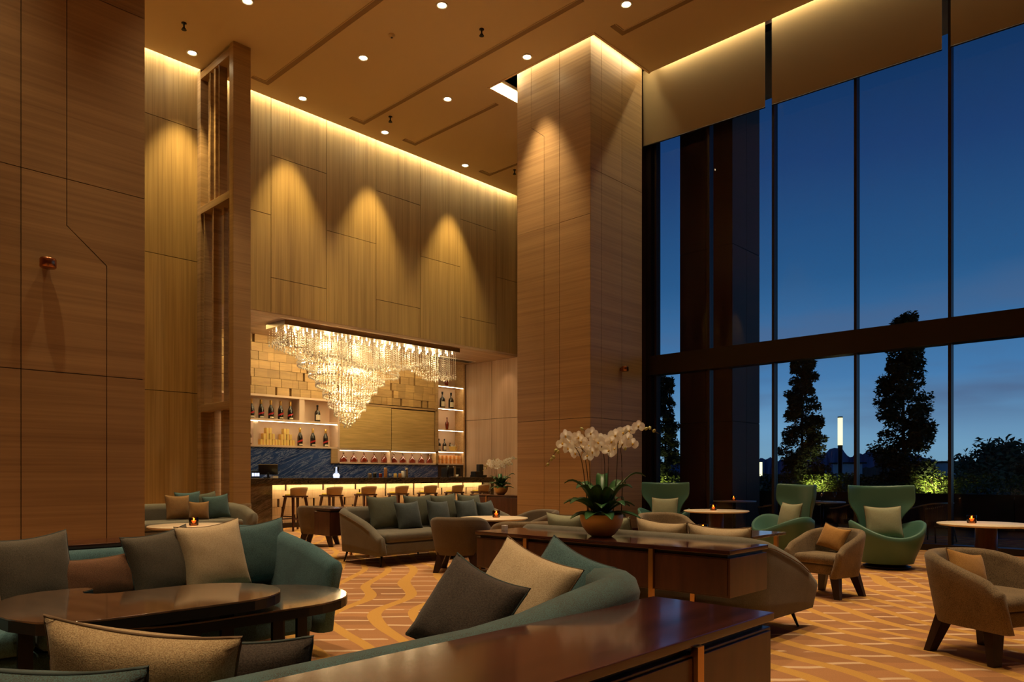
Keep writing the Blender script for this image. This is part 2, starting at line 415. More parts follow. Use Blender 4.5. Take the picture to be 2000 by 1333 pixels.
for i in range(len(SE)-1):
    a, b = SE[i], SE[i+1]; odd = (i % 2 == 1)
    zs = [0, 2.8, 5.42, 8.05, 9.49] if odd else [0, 1.5, 4.1, 6.76, 9.49]
    z0 = 4.66 if a >= 6.4 else 0
    zs = [z0]+[z for z in zs if z > z0+.1]
    aa = max(a, 6.6) if i >= 10 else a
    for za, zb in zip(zs[:-1], zs[1:]):
        pane(wb, 'wall_panel', rect(aa, b, za, zb), 'Y', 14.658, .02, MT['wood_vertical'])
# soffit over the bar with grain
struct(box('ceiling_bar', (6.6, 15.6, 14.64, 17.3, 4.60, 4.68), MT['wood_soffit']))
vt = struct(box('trim_2', (13.75, 15.35, 16.15, 16.5, 4.585, 4.60), MT['white_ceramic']))
for k in range(3): box('vent_slot', (13.8, 15.3, 16.19+k*.1, 16.26+k*.1, 4.578, 4.586), MT['black_plastic'], vt)
# back of the bar recess + its right side wall
struct(box('wall_back', (6.4, 15.7, 17.25, 17.4, 0, 4.7), MT['cream_wall']))
wr = struct(MB().box(15.59, 15.8, 11.9, 17.3, 0, 9.5).build('wall_right', MT['groove']))
for (a, b) in ((14.55, 15.7), (15.7, 17.0)):
    for (c, d) in ((0, 2.85), (2.85, 4.6)): pane(wr, 'wall_panel', rect(a, b, c, d), 'X', 15.588, .02, MT['wood_pink'])
for (a, b) in ((11.9, 13.2), (13.2, 14.55)):
    for (c, d) in ((0, 2.85), (2.85, 6.0), (6.0, 9.45)): pane(wr, 'wall_panel', rect(a, b, c, d), 'X', 15.588, .02, MT['wood_vertical'])
struct(MB().box(12.95, 13.15, 8.42, 12.1, 0, 9.5).box(13.15, 15.8, 11.9, 12.1, 0, 9.5).build('wall_right_return', MT['exterior_clad']))
# room shell behind the camera
struct(box('wall_near', (-7, 13.0, -5.2, -5, 0, 9.5), MT['wood_vertical']))
struct(box('wall_far_left', (-7.2, -7, -5, 14.9, 0, 9.5), MT['wood_vertical']))

# --- big clad columns
cl = struct(MB().box(.8, 3.0, 8.40, 10.25, 0, 9.2).build('column_left', MT['joint']))
H = MT['wood_horizontal']
for c, d in ((.0, 2.22), (2.22, 4.18), (4.18, 6.13), (6.13, 8.1), (8.1, 9.2)):
    pane(cl, 'clad_panel', rect(.8, 1.876, c, d), 'Y', 8.399, .02, H, .004)
    if c == 0:
        pane(cl, 'clad_panel', rect(1.876, 2.64, c, d), 'Y', 8.399, .02, H, .004); pane(cl, 'clad_panel', rect(2.64, 3.02, c, d), 'Y', 8.399, .02, H, .004)
    elif c == 2.22:
        g = .004
        pane(cl, 'clad_panel', [(1.88, c+g), (2.636, c+g), (2.636, 3.372), (2.266, 3.708), (2.266, d-g), (1.88, d-g)], 'Y', 8.399, .02, H, 0)
        pane(cl, 'clad_panel', [(2.644, c+g), (3.016, c+g), (3.016, d-g), (2.274, d-g), (2.274, 3.712), (2.644, 3.378)], 'Y', 8.399, .02, H, 0)
    else:
        pane(cl, 'clad_panel', rect(1.876, 2.27, c, d), 'Y', 8.399, .02, H, .004); pane(cl, 'clad_panel', rect(2.27, 3.02, c, d), 'Y', 8.399, .02, H, .004)
for c, d in ((0, 4.18), (4.18, 9.2)): pane(cl, 'clad_panel', rect(8.38, 10.25, c, d), 'X', 3.02, .019, H, .004)
struct(box('baseboard_left', (.78, 3.04, 8.362, 8.38, 0, .12), MT['skirting_wood']))
pc = struct(MB().box(10.92, 12.6, 8.40, 10.25, 0, 9.46).build('column_right', MT['joint']))
Y1, Y2, Y3 = 9.13, 9.52, 9.87
for c, d in ((0, 2.25), (2.25, 6.05)):
    for a, b in ((8.38, Y1), (Y1, Y2), (Y2, 10.25)): pane(pc, 'clad_panel', rect(a, b, c, d), 'X', 10.919, .02, H, .004)
c, d = 6.05, 9.46
pane(pc, 'clad_panel', rect(8.38, Y1, c, d), 'X', 10.919, .02, H, .004)
pane(pc, 'clad_panel', [(Y1+.004, c), (Y2-.004, c), (Y2-.004, 7.84), (Y3-.004, 8.12), (Y3-.004, d), (Y1+.004, d)], 'X', 10.919, .02, H, 0)
pane(pc, 'clad_panel', [(Y2+.004, c), (10.246, c), (10.246, d), (Y3+.004, d), (Y3+.004, 8.116), (Y2+.004, 7.836)], 'X', 10.919, .02, H, 0)
for c, d in ((0, 2.25), (2.25, 6.9), (6.9, 9.46)):
    for a, b in ((10.90, 11.24), (11.24, 11.90), (11.90, 12.6)): pane(pc, 'clad_panel', rect(a, b, c, d), 'Y', 8.399, .02, H, .004)
struct(MB().box(10.86, 10.90, 8.36, 10.25, 0, .12).box(10.90, 12.6, 8.34, 8.38, 0, .12).build('baseboard_right', MT['skirting_wood']))

# --- tall slatted partition beside the bar
sn = thing('slatted_screen', 'tall narrow wooden partition with upright slats and two crossbeams beside the bar', 'screen', (6.26, 13.07, 0))
W = MT['wood_screen']
box('front_post', (0, .34, 0, .16, .64, 9.19), H, sn, .004)
box('back_post', (0, .34, 1.40, 1.55, 0, 9.19), W, sn, .004)
plab(box('stone_base', (-.01, .35, -.01, .17, 0, .64), MT['grey_stone'], sn, .004), 'veined grey stone base')
for z in (2.42, 6.33, 8.99): box('crossbeam', (.0, .34, .16, 1.40, z, z+.14), W, sn, .004)
box('crossbeam', (.0, .34, .16, 1.40, 0, .12), W, sn, .004)
rs = random.Random(5)
for zi, (za, zb) in enumerate(((.12, 2.42), (2.56, 6.33), (6.47, 8.99))):
    ys = ((.34, .05), (.62, .02), (.78, .07), (1.0, .03), (1.22, .05)) if zi != 1 else ((.30, .06), (.52, .02), (.70, .03), (.86, .03), (1.05, .06), (1.27, .03))
    for yy, th in ys:
        x0 = rs.choice((.02, .10, .16)); box('slat', (x0, x0+.16, yy, yy+th, za, zb), W, sn)
strip = box('light_strip', (.27, .285, .93, .945, .2, 2.42), MT['led_soft'], sn)

# --- window wall
XW = 12.9
YM = [8.22, 7.03, 5.75, 4.33, 2.94, 1.54, .14, -1.26, -2.66, -4.06]
for i, y in enumerate(YM):
    struct(MB().box(XW-.05, XW+.10, y-.022, y+.022, 0, 3.21).box(XW-.05, XW+.10, y-.022, y+.022, 3.60, 9.5).build('mullion', MT['frame_metal']))
struct(box('mullion', (XW-.10, XW+.10, 8.30, 8.42, 0, 9.5), MT['frame_metal']))
struct(box('trim_3', (XW-.12, XW+.14, -5, 8.40, 3.21, 3.60), MT['frame_metal']))
struct(box('trim_4', (XW-.08, XW+.14, -5, 8.40, 0, .10), MT['frame_metal']))
ye = [8.30]+YM+[-5]
for i in range(len(ye)-1):
    a, b = ye[i+1]+.022, ye[i]-.022
    if b-a < .12: continue
    e = bpy.data.objects.new('window_%d' % (i+1), None); col.objects.link(e); e.location = (XW, (a+b)/2, 0); struct(e)
    h = (b-a)/2
    box('window_pane', (.04, .052, -h, h, .10, 3.21), MT['window_glass'], e)
    box('window_pane', (.04, .052, -h, h, 3.60, 9.45), MT['window_glass'], e)
struct(MB().box(12.505, 12.52, -5, 8.15, 9.27, 9.5).build('trim_5', MT['ceiling_paint']))
struct(box('wall_lintel', (12.88, 13.1, -5, 8.4, 9.38, 9.56), MT['exterior_clad']))
# roller blinds
def bz(y): return 7.87-(8.49-y)*.2/6.53
for i, (a, b, lb) in enumerate(((5.83, 8.42, 'roller blind nearest the tall clad column, half lowered over the windows'),
                                (3.01, 5.70, 'wide middle roller blind, half lowered above the tree view'),
                                (.20, 2.89, 'roller blind at the top right corner of the photo'))):
    t = thing('roller_blind', lb, 'blind', (12.70, b, 9.45), 0, 'roller blinds along the window wall')
    za, zb_ = bz(a)-9.45, bz(b)-9.45
    MB().add([(x, y, z) for x in (-.003, .003) for (y, z) in ((0, 0), (0, zb_), (a-b, za), (a-b, 0))],
             [(0, 1, 2, 3), (7, 6, 5, 4), (0, 4, 5, 1), (1, 5, 6, 2), (2, 6, 7, 3), (3, 7, 4, 0)]).build('blind_cloth', MT['blind_fabric'], t)
    MB().tube([(0, 0, zb_), (0, a-b, za)], .014, 8).build('bottom_rail', MT['black_metal'], t)
    MB().tube([(0, 0, .0), (0, a-b, 0)], .045, 10).build('roller', MT['frame_metal'], t)

# --- ceiling fittings
def dl_root():
    t = thing('ceiling_downlight', '', 'light', (0, 0, ZC))
    MB().lathe([(.075, -.002), (.082, -.012), (.105, -.012), (.108, 0), (.108, .002)], 20).build('trim_ring', MT['white_ceramic'], t, True)
    MB().lathe([(.0, -.006), (.066, -.006), (.066, -.001)], 20).build('lens', MT['lamp_face'], t)
    return t
d0 = dl_root(); first = True
DLAB = {(5.91, 14.03): 'round downlight left of the slatted screen top, above the left wall', (8.25, 14.03): 'downlight close to the bar wall just right of the slatted screen',
        (10.40, 14.03): 'downlight close to the bar wall over its middle bay', (12.95, 14.03): 'farthest downlight close to the bar wall, beside the tall column',
        (5.91, 11.82): 'downlight at the top edge of the photo left of centre', (8.25, 11.82): 'downlight between the two long ceiling slots near the left',
        (10.40, 11.82): 'downlight in the middle of the ceiling between the long slots', (8.25, 9.52): 'downlight cut by the top edge near the photo centre',
        (10.40, 9.52): 'downlight next to the lit corner of the tall column recess', (10.40, 7.23): 'downlight at the top edge above the tall column'}
for (x, y) in DL:
    lb = DLAB.get((x, y))
    if lb is None: continue
    if first: d0.location = (x, y, ZC); d0['label'] = lb; d0['group'] = 'ceiling downlights'; first = False
    else: dup(d0, (x, y, ZC), 0, lb, 'ceiling downlights')
SL = [([(7.10, 14.0), (7.42, 14.0), (7.42, 7.7)], 'long L-shaped ceiling air slot nearest the slatted screen'),
      ([(9.44, 14.0), (9.78, 14.0), (9.78, 7.7)], 'longest L-shaped ceiling air slot, crossing the middle of the ceiling'),
      ([(10.93, 14.0), (11.27, 14.0), (11.27, 11.2)], 'short L-shaped ceiling air slot behind the tall column'),
      ([(13.45, 14.0), (13.80, 14.0), (13.80, 11.5)], 'farthest L-shaped ceiling air slot, mostly hidden by the column'),
      ([(10.72, 7.74), (11.03, 7.74), (11.03, 3.0)], 'L-shaped ceiling air slot beside the window blinds')]
for pts, lb in SL:
    t = thing('air_slot', lb, 'vent', (pts[1][0], pts[1][1], ZC), 0, 'ceiling air slots')
    lx, ly = pts[0][0]-pts[1][0], pts[2][1]-pts[1][1]; h = .05
    MB().box(lx, h, -h, h, -.012, -.0005).box(-h, h, ly, -h, -.012, -.0005).build('slot_shade_strip', MT['slot_shade'], t)  # flat strip below the ceiling, recess shade put into its colour
    MB().box(lx, h, h, h+.012, -.016, -.0005).box(h, h+.012, ly, h+.012, -.016, -.0005).box(lx, -h, -h-.012, -h, -.016, -.0005).box(-h-.012, -h, ly, -h-.012, -.016, -.0005).build('slot_edge', MT['ceiling_paint'], t)
for (x, y, lb) in ((5.42, 13.21, 'ceiling sprinkler above the left end of the slatted screen'), (9.19, 9.52, 'ceiling sprinkler near the top edge at the photo centre'),
                   (10.03, 13.33, 'small ceiling sprinkler near the bar wall'), (14.04, 13.3, 'far ceiling sprinkler beside the tall column edge')):
    t = thing('sprinkler', lb, 'sprinkler', (x, y, ZC), 0, 'ceiling sprinklers')
    MB().lathe([(.045, 0), (.045, -.01), (.014, -.014), (.014, -.09), (.03, -.092), (.03, -.10), (0, -.10)], 12).build('nozzle', MT['black_metal'], t, True)
    MB().lathe([(.0, -.118), (.045, -.118), (.045, -.122), (0, -.124)], 12).build('deflector', MT['black_metal'], t)
t = thing('smoke_detector', 'small round smoke detector between the ceiling slots', 'detector', (8.18, 10.83, ZC))
MB().lathe([(.06, 0), (.06, -.02), (.04, -.045), (0, -.048)], 16).build('housing', MT['ceiling_paint'], t, True); MB().lathe([(.02, -.045), (.02, -.055), (0, -.056)], 10).build('sensor', MT['frame_metal'], t)
# copper drums on the columns
def copper(loc, rz, lb):
    t = thing('wall_speaker', lb, 'wall fitting', loc, rz, 'copper drums on the columns')
    MB().lathe([(0, -.05), (.062, -.05), (.072, -.04), (.072, .035), (.066, .045), (0, .045)], 28).build('drum', MT['copper'], t, True)
    for c in t.children: c.location = (0, -.10, 0)
    MB().box(-.03, .03, -.05, 0, -.03, .03).build('bracket', MT['copper'], t)
v = px(88, Y=8.38, y=518); copper((v[0], 8.378, v[2]), 0, 'copper drum fitting high on the left column')
v = px(1212, Y=8.38, y=722); copper((v[0], 8.378, v[2]), 0, 'small copper drum fitting on the shaded side of the tall column')

# ================================================================== BAR
bw_ = MT['wood_bar']
bb = thing('back_bar_unit', 'full-height wooden bar shelving with lit niches behind the counter', 'shelving', (7.0, 16.8, 0))
ox = 7.0
def bx(n, a, b, y0, y1, c, d, m, bev=0): return box(n, (a-ox, b-ox, y0, y1, c, d), m, bb, bev)
bx('back_panel', 7.0, 15.5, .40, .43, 1.1, 4.6, MT['cream_shelf'])
# left shelves
bx('shelf', 7.0, 10.95, 0, .4, 3.10, 3.15, MT['cream_shelf']); bx('shelf', 7.0, 10.92, 0, .4, 2.50, 2.56, MT['cream_shelf'])
bx('shelf', 7.0, 10.95, 0, .4, 1.86, 1.91, MT['cream_shelf'])
bx('divider', 9.80, 9.95, .02, .4, 2.56, 3.10, MT['cream_shelf']); bx('divider', 8.56, 8.68, .02, .4, 1.91, 2.50, MT['cream_shelf'])
bx('divider', 10.92, 10.98, 0, .4, 1.5, 3.15, MT['cream_shelf'])
bx('light_strip', 7.0, 10.9, .002, .02, 2.488, 2.50, MT['led'])
bx('filler_panel', 10.72, 10.92, -.001, .05, 1.48, 1.86, bw_)
# flat panels
bx('door_panel', 10.98, 12.66, -.01, .05, 1.88, 3.06, MT['bar_panel'], .003); bx('door_panel', 12.70, 14.28, .02, .07, 1.88, 3.04, MT['bar_panel'], .003)
bx('top_rail', 10.98, 14.38, 0, .1, 3.07, 3.12, bw_)
bx('shelf', 10.98, 14.40, 0, .4, 1.83, 1.875, MT['cream_shelf']); bx('shelf', 10.98, 14.40, 0, .4, 1.47, 1.51, MT['cream_shelf'])
bx('divider', 12.62, 12.68, 0, .4, 1.51, 1.83, MT['cream_shelf']); bx('divider', 14.32, 14.42, 0, .4, 1.47, 4.6, bw_)
bx('light_strip', 11.0, 12.6, .002, .02, 1.818, 1.83, MT['led']); bx('light_strip', 12.7, 14.3, .002, .02, 1.818, 1.83, MT['led'])
# right tower
for z in (3.84, 3.16, 2.51, 1.86): bx('shelf', 14.42, 15.44, 0, .4, z, z+.035, MT['cream_shelf']); bx('light_strip', 14.44, 15.42, .002, .02, z-.012, z, MT['led'])
bx('shelf', 14.42, 15.44, 0, .4, 1.47, 1.51, MT['cream_shelf'])
bx('divider', 15.44, 15.50, 0, .4, 1.1, 4.6, bw_); bx('cabinet_base', 14.42, 15.5, .02, .4, .9, 1.47, MT['dark_wood'])
ms = thing('marble_splashback', 'dark blue marble slabs with pale slanting veins behind the bar counter', 'splashback', (7.0, 16.8, 0))
box('slab', (0, 3.72, .03, .06, .95, 1.86), MT['blue_marble'], ms); box('slab', (3.72, 7.42, .03, .06, .95, 1.47), MT['blue_marble'], ms)
box('back_worktop', (0, 8.5, -.35, .03, .90, .95), MT['black_stone'], ms)
# block wall above the shelves
bl = struct(box('wall_blocks', (7.0, 14.32, 16.96, 17.1, 3.13, 4.60), MT['dark_wood_mid']))
rb = random.Random(11); z = 3.14; row = 0
while z < 4.55:
    x = 7.0-rb.random()*.3; sd = 1
    while x < 14.32:
        wd = rb.choice((.17, .24, .30, .30, .34)); a, b = max(x, 7.0), min(x+wd, 14.32)
        if b-a > .04: box('wall_block', (a+.003, b-.003, 16.82-rb.choice((0, .008, .016)), 16.96, z+.003, min(z+.207, 4.598)), MT['wood_block'], bl)
        x += wd; sd += 1
        if rb.random() < .2: x += .055
    z += .21; row += 1
# counter
ct = thing('bar_counter', 'long bar counter with dark stone top, stone end and glowing cream tile front', 'bar', (6.75, 14.6, 0))
plab(box('counter_top', (0, 7.86, 0, .75, .985, 1.105), MT['black_stone'], ct, .006), 'dark polished stone top')
plab(box('end_pier', (.0, 1.13, .03, .70, 0, 0.985), MT['brown_stone'], ct, .004), 'brown veined stone end')
box('light_baffle', (1.13, 7.70, .16, .175, .955, .985), MT['black_stone'], ct)
box('end_leg', (7.70, 7.82, .0, .75, 0, 0.985), MT['black_stone'], ct, .004)
box('front_backing', (1.13, 7.70, .36, .45, 0, 0.985), MT['dark_wood'], ct)
box('kick_plate', (1.13, 7.70, .30, .36, 0, .10), MT['dark_wood'], ct)
box('light_strip', (1.15, 7.65, .20, .24, .970, .984), MT['led_bar'], ct)
rb = random.Random(4)
for r in range(5):
    z0 = .105+r*.18; x = 1.13-rb.random()*.2; k = r
    while x < 7.66:
        wd = rb.choice((.22, .28, .34)); a, b = max(x, 1.13), min(x+wd, 7.70)
        if b-a > .03: box('front_tile', (a+.002, b-.002, .335-rb.choice((0, .006)), .36, z0+.002, min(z0+.178, .985)), MT['bar_tile'], ct)
        x += wd; k += 1
        if k % 3 == 0: x += .05

# --- bottles and boxes
def champagne():
    t = thing('champagne_bottle', '', 'bottle')
    MB().lathe([(0, 0), (.044, 0), (.046, .01), (.046, .14), (.040, .18), (.024, .215), (.0185, .24), (.0175, .27)], 16).build('body', MT['glass_dark'], t, True)
    MB().lathe([(.019, .225), (.0195, .27), (.020, .30), (.015, .315), (0, .317)], 14).build('foil', MT['foil_gold'], t, True)
    mb = MB(); n = 10    # slanting red sash
    vs = [(.0472*cos(a), .0472*sin(a), .055+.05*(a+pi)/pi+dz) for a in [(-pi+pi*j/n) for j in range(n+1)] for dz in (0, .028)]
    mb.add(vs, [(2*j, 2*j+2, 2*j+3, 2*j+1) for j in range(n)]).build('sash', MT['foil_red'], t, True)
    MB().add([(.0475*cos(a), .0475*sin(a), z) for a in [(-pi*.75+pi*.5*j/6) for j in range(7)] for z in (.015, .04)], [(2*j, 2*j+2, 2*j+3, 2*j+1) for j in range(6)]).build('label', MT['paper_label'], t, True)
    return t
def cognac():
    t = thing('cognac_decanter', '', 'bottle')
    MB().lathe([(0, 0), (.075, 0), (.085, .015), (.080, .06), (.055, .10), (.024, .13), (.015, .145), (.015, .175)], 20, sy=.55).build('body', MT['cognac'], t, True)
    MB().lathe([(.012, .175), (.020, .18), (.020, .205), (.012, .215), (0, .216)], 12).build('stopper', MT['champagne_metal'], t, True)
    return t
def spirit():
    t = thing('spirit_bottle', '', 'bottle')
    MB().lathe([(0, 0), (.046, 0), (.05, .01), (.05, .15), (.042, .18), (.017, .205), (.016, .265)], 16).build('body', MT['glass_dark'], t, True)
    MB().lathe([(.018, .262), (.018, .295), (0, .297)], 12).build('cap', MT['black_metal'], t, True)
    MB().add([(.051*cos(a), .051*sin(a), z) for a in [(-pi*.85+pi*.7*j/6) for j in range(7)] for z in (.03, .12)], [(2*j, 2*j+2, 2*j+3, 2*j+1) for j in range(6)]).build('label', MT['paper_label'], t, True)
    return t
def carafe():
    t = thing('tall_decanter', '', 'bottle')
    MB().lathe([(0, 0), (.040, 0), (.042, .02), (.062, .18), (.055, .23), (.022, .28), (.016, .36)], 18).build('body', MT['cognac'], t, True)
    MB().lathe([(.018, .355), (.022, .40), (0, .41)], 12).build('stopper', MT['cognac'], t, True)
    return t
def place_row(fn, spots, labels, group, scale=1.0):
    t0 = None
    for (p, z), lb in zip(spots, labels):
        v = px(p, Y=16.98)
        if t0 is None: t0 = fn(); t0.location = (v[0], 16.98, z); t0['label'] = lb; t0['group'] = group; t0.scale = (scale,)*3
        else: dup(t0, (v[0], 16.98, z), None, lb, group)
ordn = ['first', 'second', 'third', 'fourth', 'fifth', 'sixth', 'seventh', 'eighth', 'ninth', 'tenth']
place_row(champagne, [(491, 2.56), (510, 2.56), (529, 2.56), (548, 2.56), (567, 2.56)],
          ['champagne bottle on the upper left shelf, half hidden by the screen'] + ['%s fully visible champagne bottle from the left on the upper shelf' % n for n in ('first', 'second', 'third', 'fourth')],
          'champagne bottles with red sashes', 1.5)
place_row(champagne, [(586, 1.91), (611, 1.91), (636, 1.91)], ['champagne bottle beside the yellow boxes on the lower shelf', 'middle champagne bottle of three on the lower shelf', 'rightmost champagne bottle on the lower shelf'], 'champagne bottles with red sashes', 1.5)
place_row(spirit, [(620, 2.56)], ['dark square-labelled bottle alone in the right upper cell'], 'spirit bottles', 1.5)
place_row(spirit, [(491, 1.91)], ['dark labelled bottle at the left end of the lower shelf'], 'spirit bottles', 1.4)
cs = [671, 691, 711, 731, 751, 769, 787, 805, 823, 839]
place_row(cognac, [(p, 1.51) for p in cs], ['%s red-brown cognac decanter from the left in the long low niche' % ordn[i] for i in range(10)], 'cognac decanters in the low niche', 1.38)
place_row(carafe, [(872, 3.875)], ['tall dark red decanter on the top right shelf'], 'tower decanters', 1.15)
place_row(carafe, [(873, 2.545)], ['small dark decanter alone on the third tower shelf'], 'tower decanters', .95)
place_row(spirit, [(864, 3.195), (881, 3.195)], ['left of two white-labelled bottles on the second tower shelf', 'right of two white-labelled bottles on the second tower shelf'], 'bottles on the shelf tower', 1.7)
place_row(spirit, [(857, 1.895), (868, 1.895)], ['slim bottle at the left end of the fourth tower shelf', 'white-labelled bottle next to the yellow basket'], 'bottles on the shelf tower', 1.25)
# basket with bottles
v = px(885, Y=16.98); t = thing('gift_basket', 'yellow gift basket with white tissue on the fourth tower shelf', 'basket', (v[0], 16.98, 1.895))
MB().lathe([(0, 0), (.10, 0), (.15, .15), (.14, .15), (.09, .01)], 4, sx=1.25, sy=.8).build('basket', MT['gift_yellow'], t)
rr = random.Random(3); mb = MB()
for k in range(10): a = rr.uniform(-.13, .13); mb.add([(a-.04, -.08, .14), (a+.03, -.05, .15), (a+.02, .03, .15+rr.random()*.06), (a-.02, -.02, .20+rr.random()*.05)], [(0, 1, 2), (0, 2, 3)])
mb.build('tissue', MT['white_ceramic'], t)
MB().tube([(-.1, .03, .1), (-.1, .03, .26)], [.03, .012], 8).build('bottle_neck', MT['glass_dark'], t)
def gift(loc, s, m, lb, grp):
    t = thing('gift_box', lb, 'box', loc, 0, grp)
    box('carton', (-s/2, s/2, -s/2, s/2, 0, s), MT[m], t, .003)
    MB().box(-s/2-.002, s/2+.002, -s*.06, s*.06, -.0, s+.003).box(-s*.06, s*.06, -s/2-.002, s/2+.002, 0, s+.003).build('ribbon', MT['gift_orange'] if m == 'gift_yellow' else MT['paper_label'], t)
s = .14
for j, (cxp, nm) in enumerate(((522, 'left'), (556, 'right'))):
    x0 = px(cxp, Y=16.98)[0]
    for lv, k in enumerate((3, 2, 1)):
        for i in range(k):
            pos = ('left', 'middle', 'right')[i] if k == 3 else (('left', 'right')[i] if k == 2 else 'single')
            gift((x0+(i-(k-1)/2)*.16, 16.95, 1.911+lv*s*1.01), s, 'gift_yellow', '%s yellow gift box on %s layer of the %s pyramid' % (pos, ('bottom', 'middle', 'top')[lv], nm), 'stacked yellow gift boxes')
for i in range(6):
    for lv in range(2): gift((14.56+i*.16, 16.93, 1.511+lv*.125), .12, 'gift_orange', '%s orange gift box from the left in the %s tower row' % (ordn[i], ('lower', 'upper')[lv]), 'orange gift boxes at the tower foot')
# --- things on the counter
YC = 14.95; ZT = 1.106
def at(p, Y=YC): return (px(p, Y=Y)[0], Y, ZT)
t = thing('till_screen', 'black tilted till screen at the left end of the bar', 'till', at(524), R(150))
MB().box(-.10, .10, -.09, .09, 0, .02).build('foot', MT['black_plastic'], t)
MB().tube([(0, .02, .02), (0, .04, .12)], .025, 8).build('stand', MT['black_plastic'], t)
MB().box(-.20, .20, -.015, .015, -.02, .22, Matrix.Translation((0, .02, .10)) @ Matrix.Rotation(R(-25), 4, 'X')).build('display', MT['black_plastic'], t)
t = thing('order_tablet', 'small glowing tablet left of the till screen', 'tablet', at(499), 0)
MB().box(-.09, .09, -.008, .008, 0, .15).build('case', MT['black_plastic'], t)
for k in range(3): MB().box(-.085+k*.06, -.035+k*.06, -.010, -.008, .04, .11).build('screen_tile', MT['screen_glow'], t)
t = thing('receipt', 'small cream card lying at the foot of the till', 'card', at(536, 14.75), .2); box('card', (-.07, .07, -.04, .04, 0, .05), MT['paper_label'], t)
def jar(p, h, r, m, lb, lid='champagne_metal'):
    t = thing('bar_jar', lb, 'jar', at(p, 15.1), 0, 'jars and cups on the bar')
    MB().lathe([(0, 0), (r, 0), (r*1.04, h*.1), (r, h*.85), (r*.9, h)], 14).build('cup', MT[m], t, True)
    MB().lathe([(r*.92, h), (r*.95, h*1.04), (r*.9, h*1.08), (0, h*1.09)], 14).build('lid', MT[lid], t, True)
jar(722, .10, .05, 'champagne_metal', 'leftmost squat metal jar on the bar top'); jar(732, .11, .045, 'black_plastic', 'dark squat jar, second from the left on the bar')
jar(743, .10, .045, 'cognac', 'reddish jar left of the amber bottle on the bar'); jar(753, .23, .045, 'amber_glass', 'tall amber glass bottle on the bar')
jar(762, .09, .045, 'blue_marble', 'small blue jar just right of the amber bottle'); jar(772, .10, .042, 'gift_yellow', 'small yellow jar on the bar'); jar(781, .10, .042, 'amber_glass', 'small amber jar next to the white jug')
jar(787, .16, .045, 'white_ceramic', 'white jug-like jar beside the steel shaker'); jar(794, .23, .04, 'chrome', 'tall steel cocktail shaker on the bar', 'chrome')
t = thing('coffee_machine', 'black and steel coffee machine near the right end of the bar', 'coffee machine', at(880, 15.1))
box('body', (-.22, .25, -.14, .14, 0, .26), MT['black_plastic'], t, .012); box('steel_column', (-.05, .03, -.19, -.14, .02, .30), MT['chrome'], t, .006)
MB().tube([(-.20, -.12, .0), (-.20, -.12, .32)], .035, 10).build('grinder_tube', MT['black_metal'], t, True); box('drip_tray', (-.2, .22, -.22, -.14, 0, .02), MT['chrome'], t)
t = thing('water_glass', 'small white cup glowing at the foot of the coffee machine', 'cup', at(893, 14.78)); MB().lathe([(0, 0), (.03, 0), (.04, .07), (.036, .07), (.027, .006), (0, .006)], 14).build('cup', MT['white_ceramic'], t, True)
t = thing('juice_press', 'black juice press standing at the far right of the bar', 'juicer', at(937, 14.9))
box('base', (-.26, .17, -.12, .12, 0, .06), MT['black_plastic'], t, .01); box('column', (-.07, .08, -.07, .07, .06, .36), MT['black_plastic'], t, .01)
box('tray', (-.26, -.08, -.10, .10, .06, .16), MT['black_plastic'], t, .01); MB().tube([(.05, 0, .33), (.24, 0, .30), (.28, 0, .22)], .012, 8).build('lever', MT['champagne_metal'], t, True)
t = thing('blue_blender', 'clear blender jug lit blue against the marble', 'blender', at(657, 15.15))
MB().lathe([(0, 0), (.07, 0), (.08, .06), (.06, .10)], 14).build('motor_base', MT['screen_glow'], t, True); MB().lathe([(.05, .10), (.07, .26), (.068, .26), (.048, .105)], 14).build('jug', MT['clear_glass'], t, True)

# --- stools
def stool():
    t = thing('bar_stool', '', 'stool')
    box('seat', (-.20, .20, -.14, .22, .70, .735), MT['red_wood'], t, .012)
    # curved back: wraps the rear (-Y local is the front, facing the bar)
    def f(u, v):
        a = (u-.5)*R(118); z = .735+v*.185; r = .235+.03*v
        return (r*sin(a), .02+r*cos(a)*.92+.02*v, z+ (-.03*abs(2*u-1)**3 if v > .5 else 0))
    def g(u, v):
        p = f(u, v); a = (u-.5)*R(118); return (p[0]-.022*sin(a), p[1]-.022*cos(a), p[2])
    mb = MB(); n, m_ = 13, 5; mb.grid(f, n, m_); mb.grid(g, n, m_); o = n*m_
    for i in range(n-1): mb.f.append((i*m_+m_-1, (i+1)*m_+m_-1, o+(i+1)*m_+m_-1, o+i*m_+m_-1)); mb.f.append((i*m_, o+i*m_, o+(i+1)*m_, (i+1)*m_))
    for i in (0, n-1):
        for j in range(m_-1): mb.f.append((i*m_+j, i*m_+j+1, o+i*m_+j+1, o+i*m_+j))
    mb.build('backrest', MT['stool_back'], t, True)
    MB().lathe([(0, 0), (.19, 0), (.205, .012), (.19, .035), (0, .042)], 22, (0, 0.02, .735)).build('seat_pad', MT['stool_yellow'], t, True)
    L = []
    for sx in (-1, 1):
        for sy in (-1, 1):
            p0 = (sx*.155, .04+sy*.13, .70); p1 = (sx*.235, .04+sy*.235, 0)
            MB().taper(p1, p0, (.014, .016), (.022, .024)).build('leg', MT['red_wood'], t); L.append((p0, p1))
    def lerp(q, z): p0, p1 = q; k = (z-p1[2])/(p0[2]-p1[2]); return tuple(p1[i]+(p0[i]-p1[i])*k for i in range(3))
    for (a, b, z) in ((0, 1, .30), (2, 3, .30), (0, 2, .24), (1, 3, .24)):
        MB().tube([lerp(L[a], z), lerp(L[b], z)], .014, 6).build('foot_rail', MT['red_wood'], t)
    return t
s0 = stool()
SP = [8.11, 8.99, 9.90, 10.83, 11.73, 12.62, 13.55]
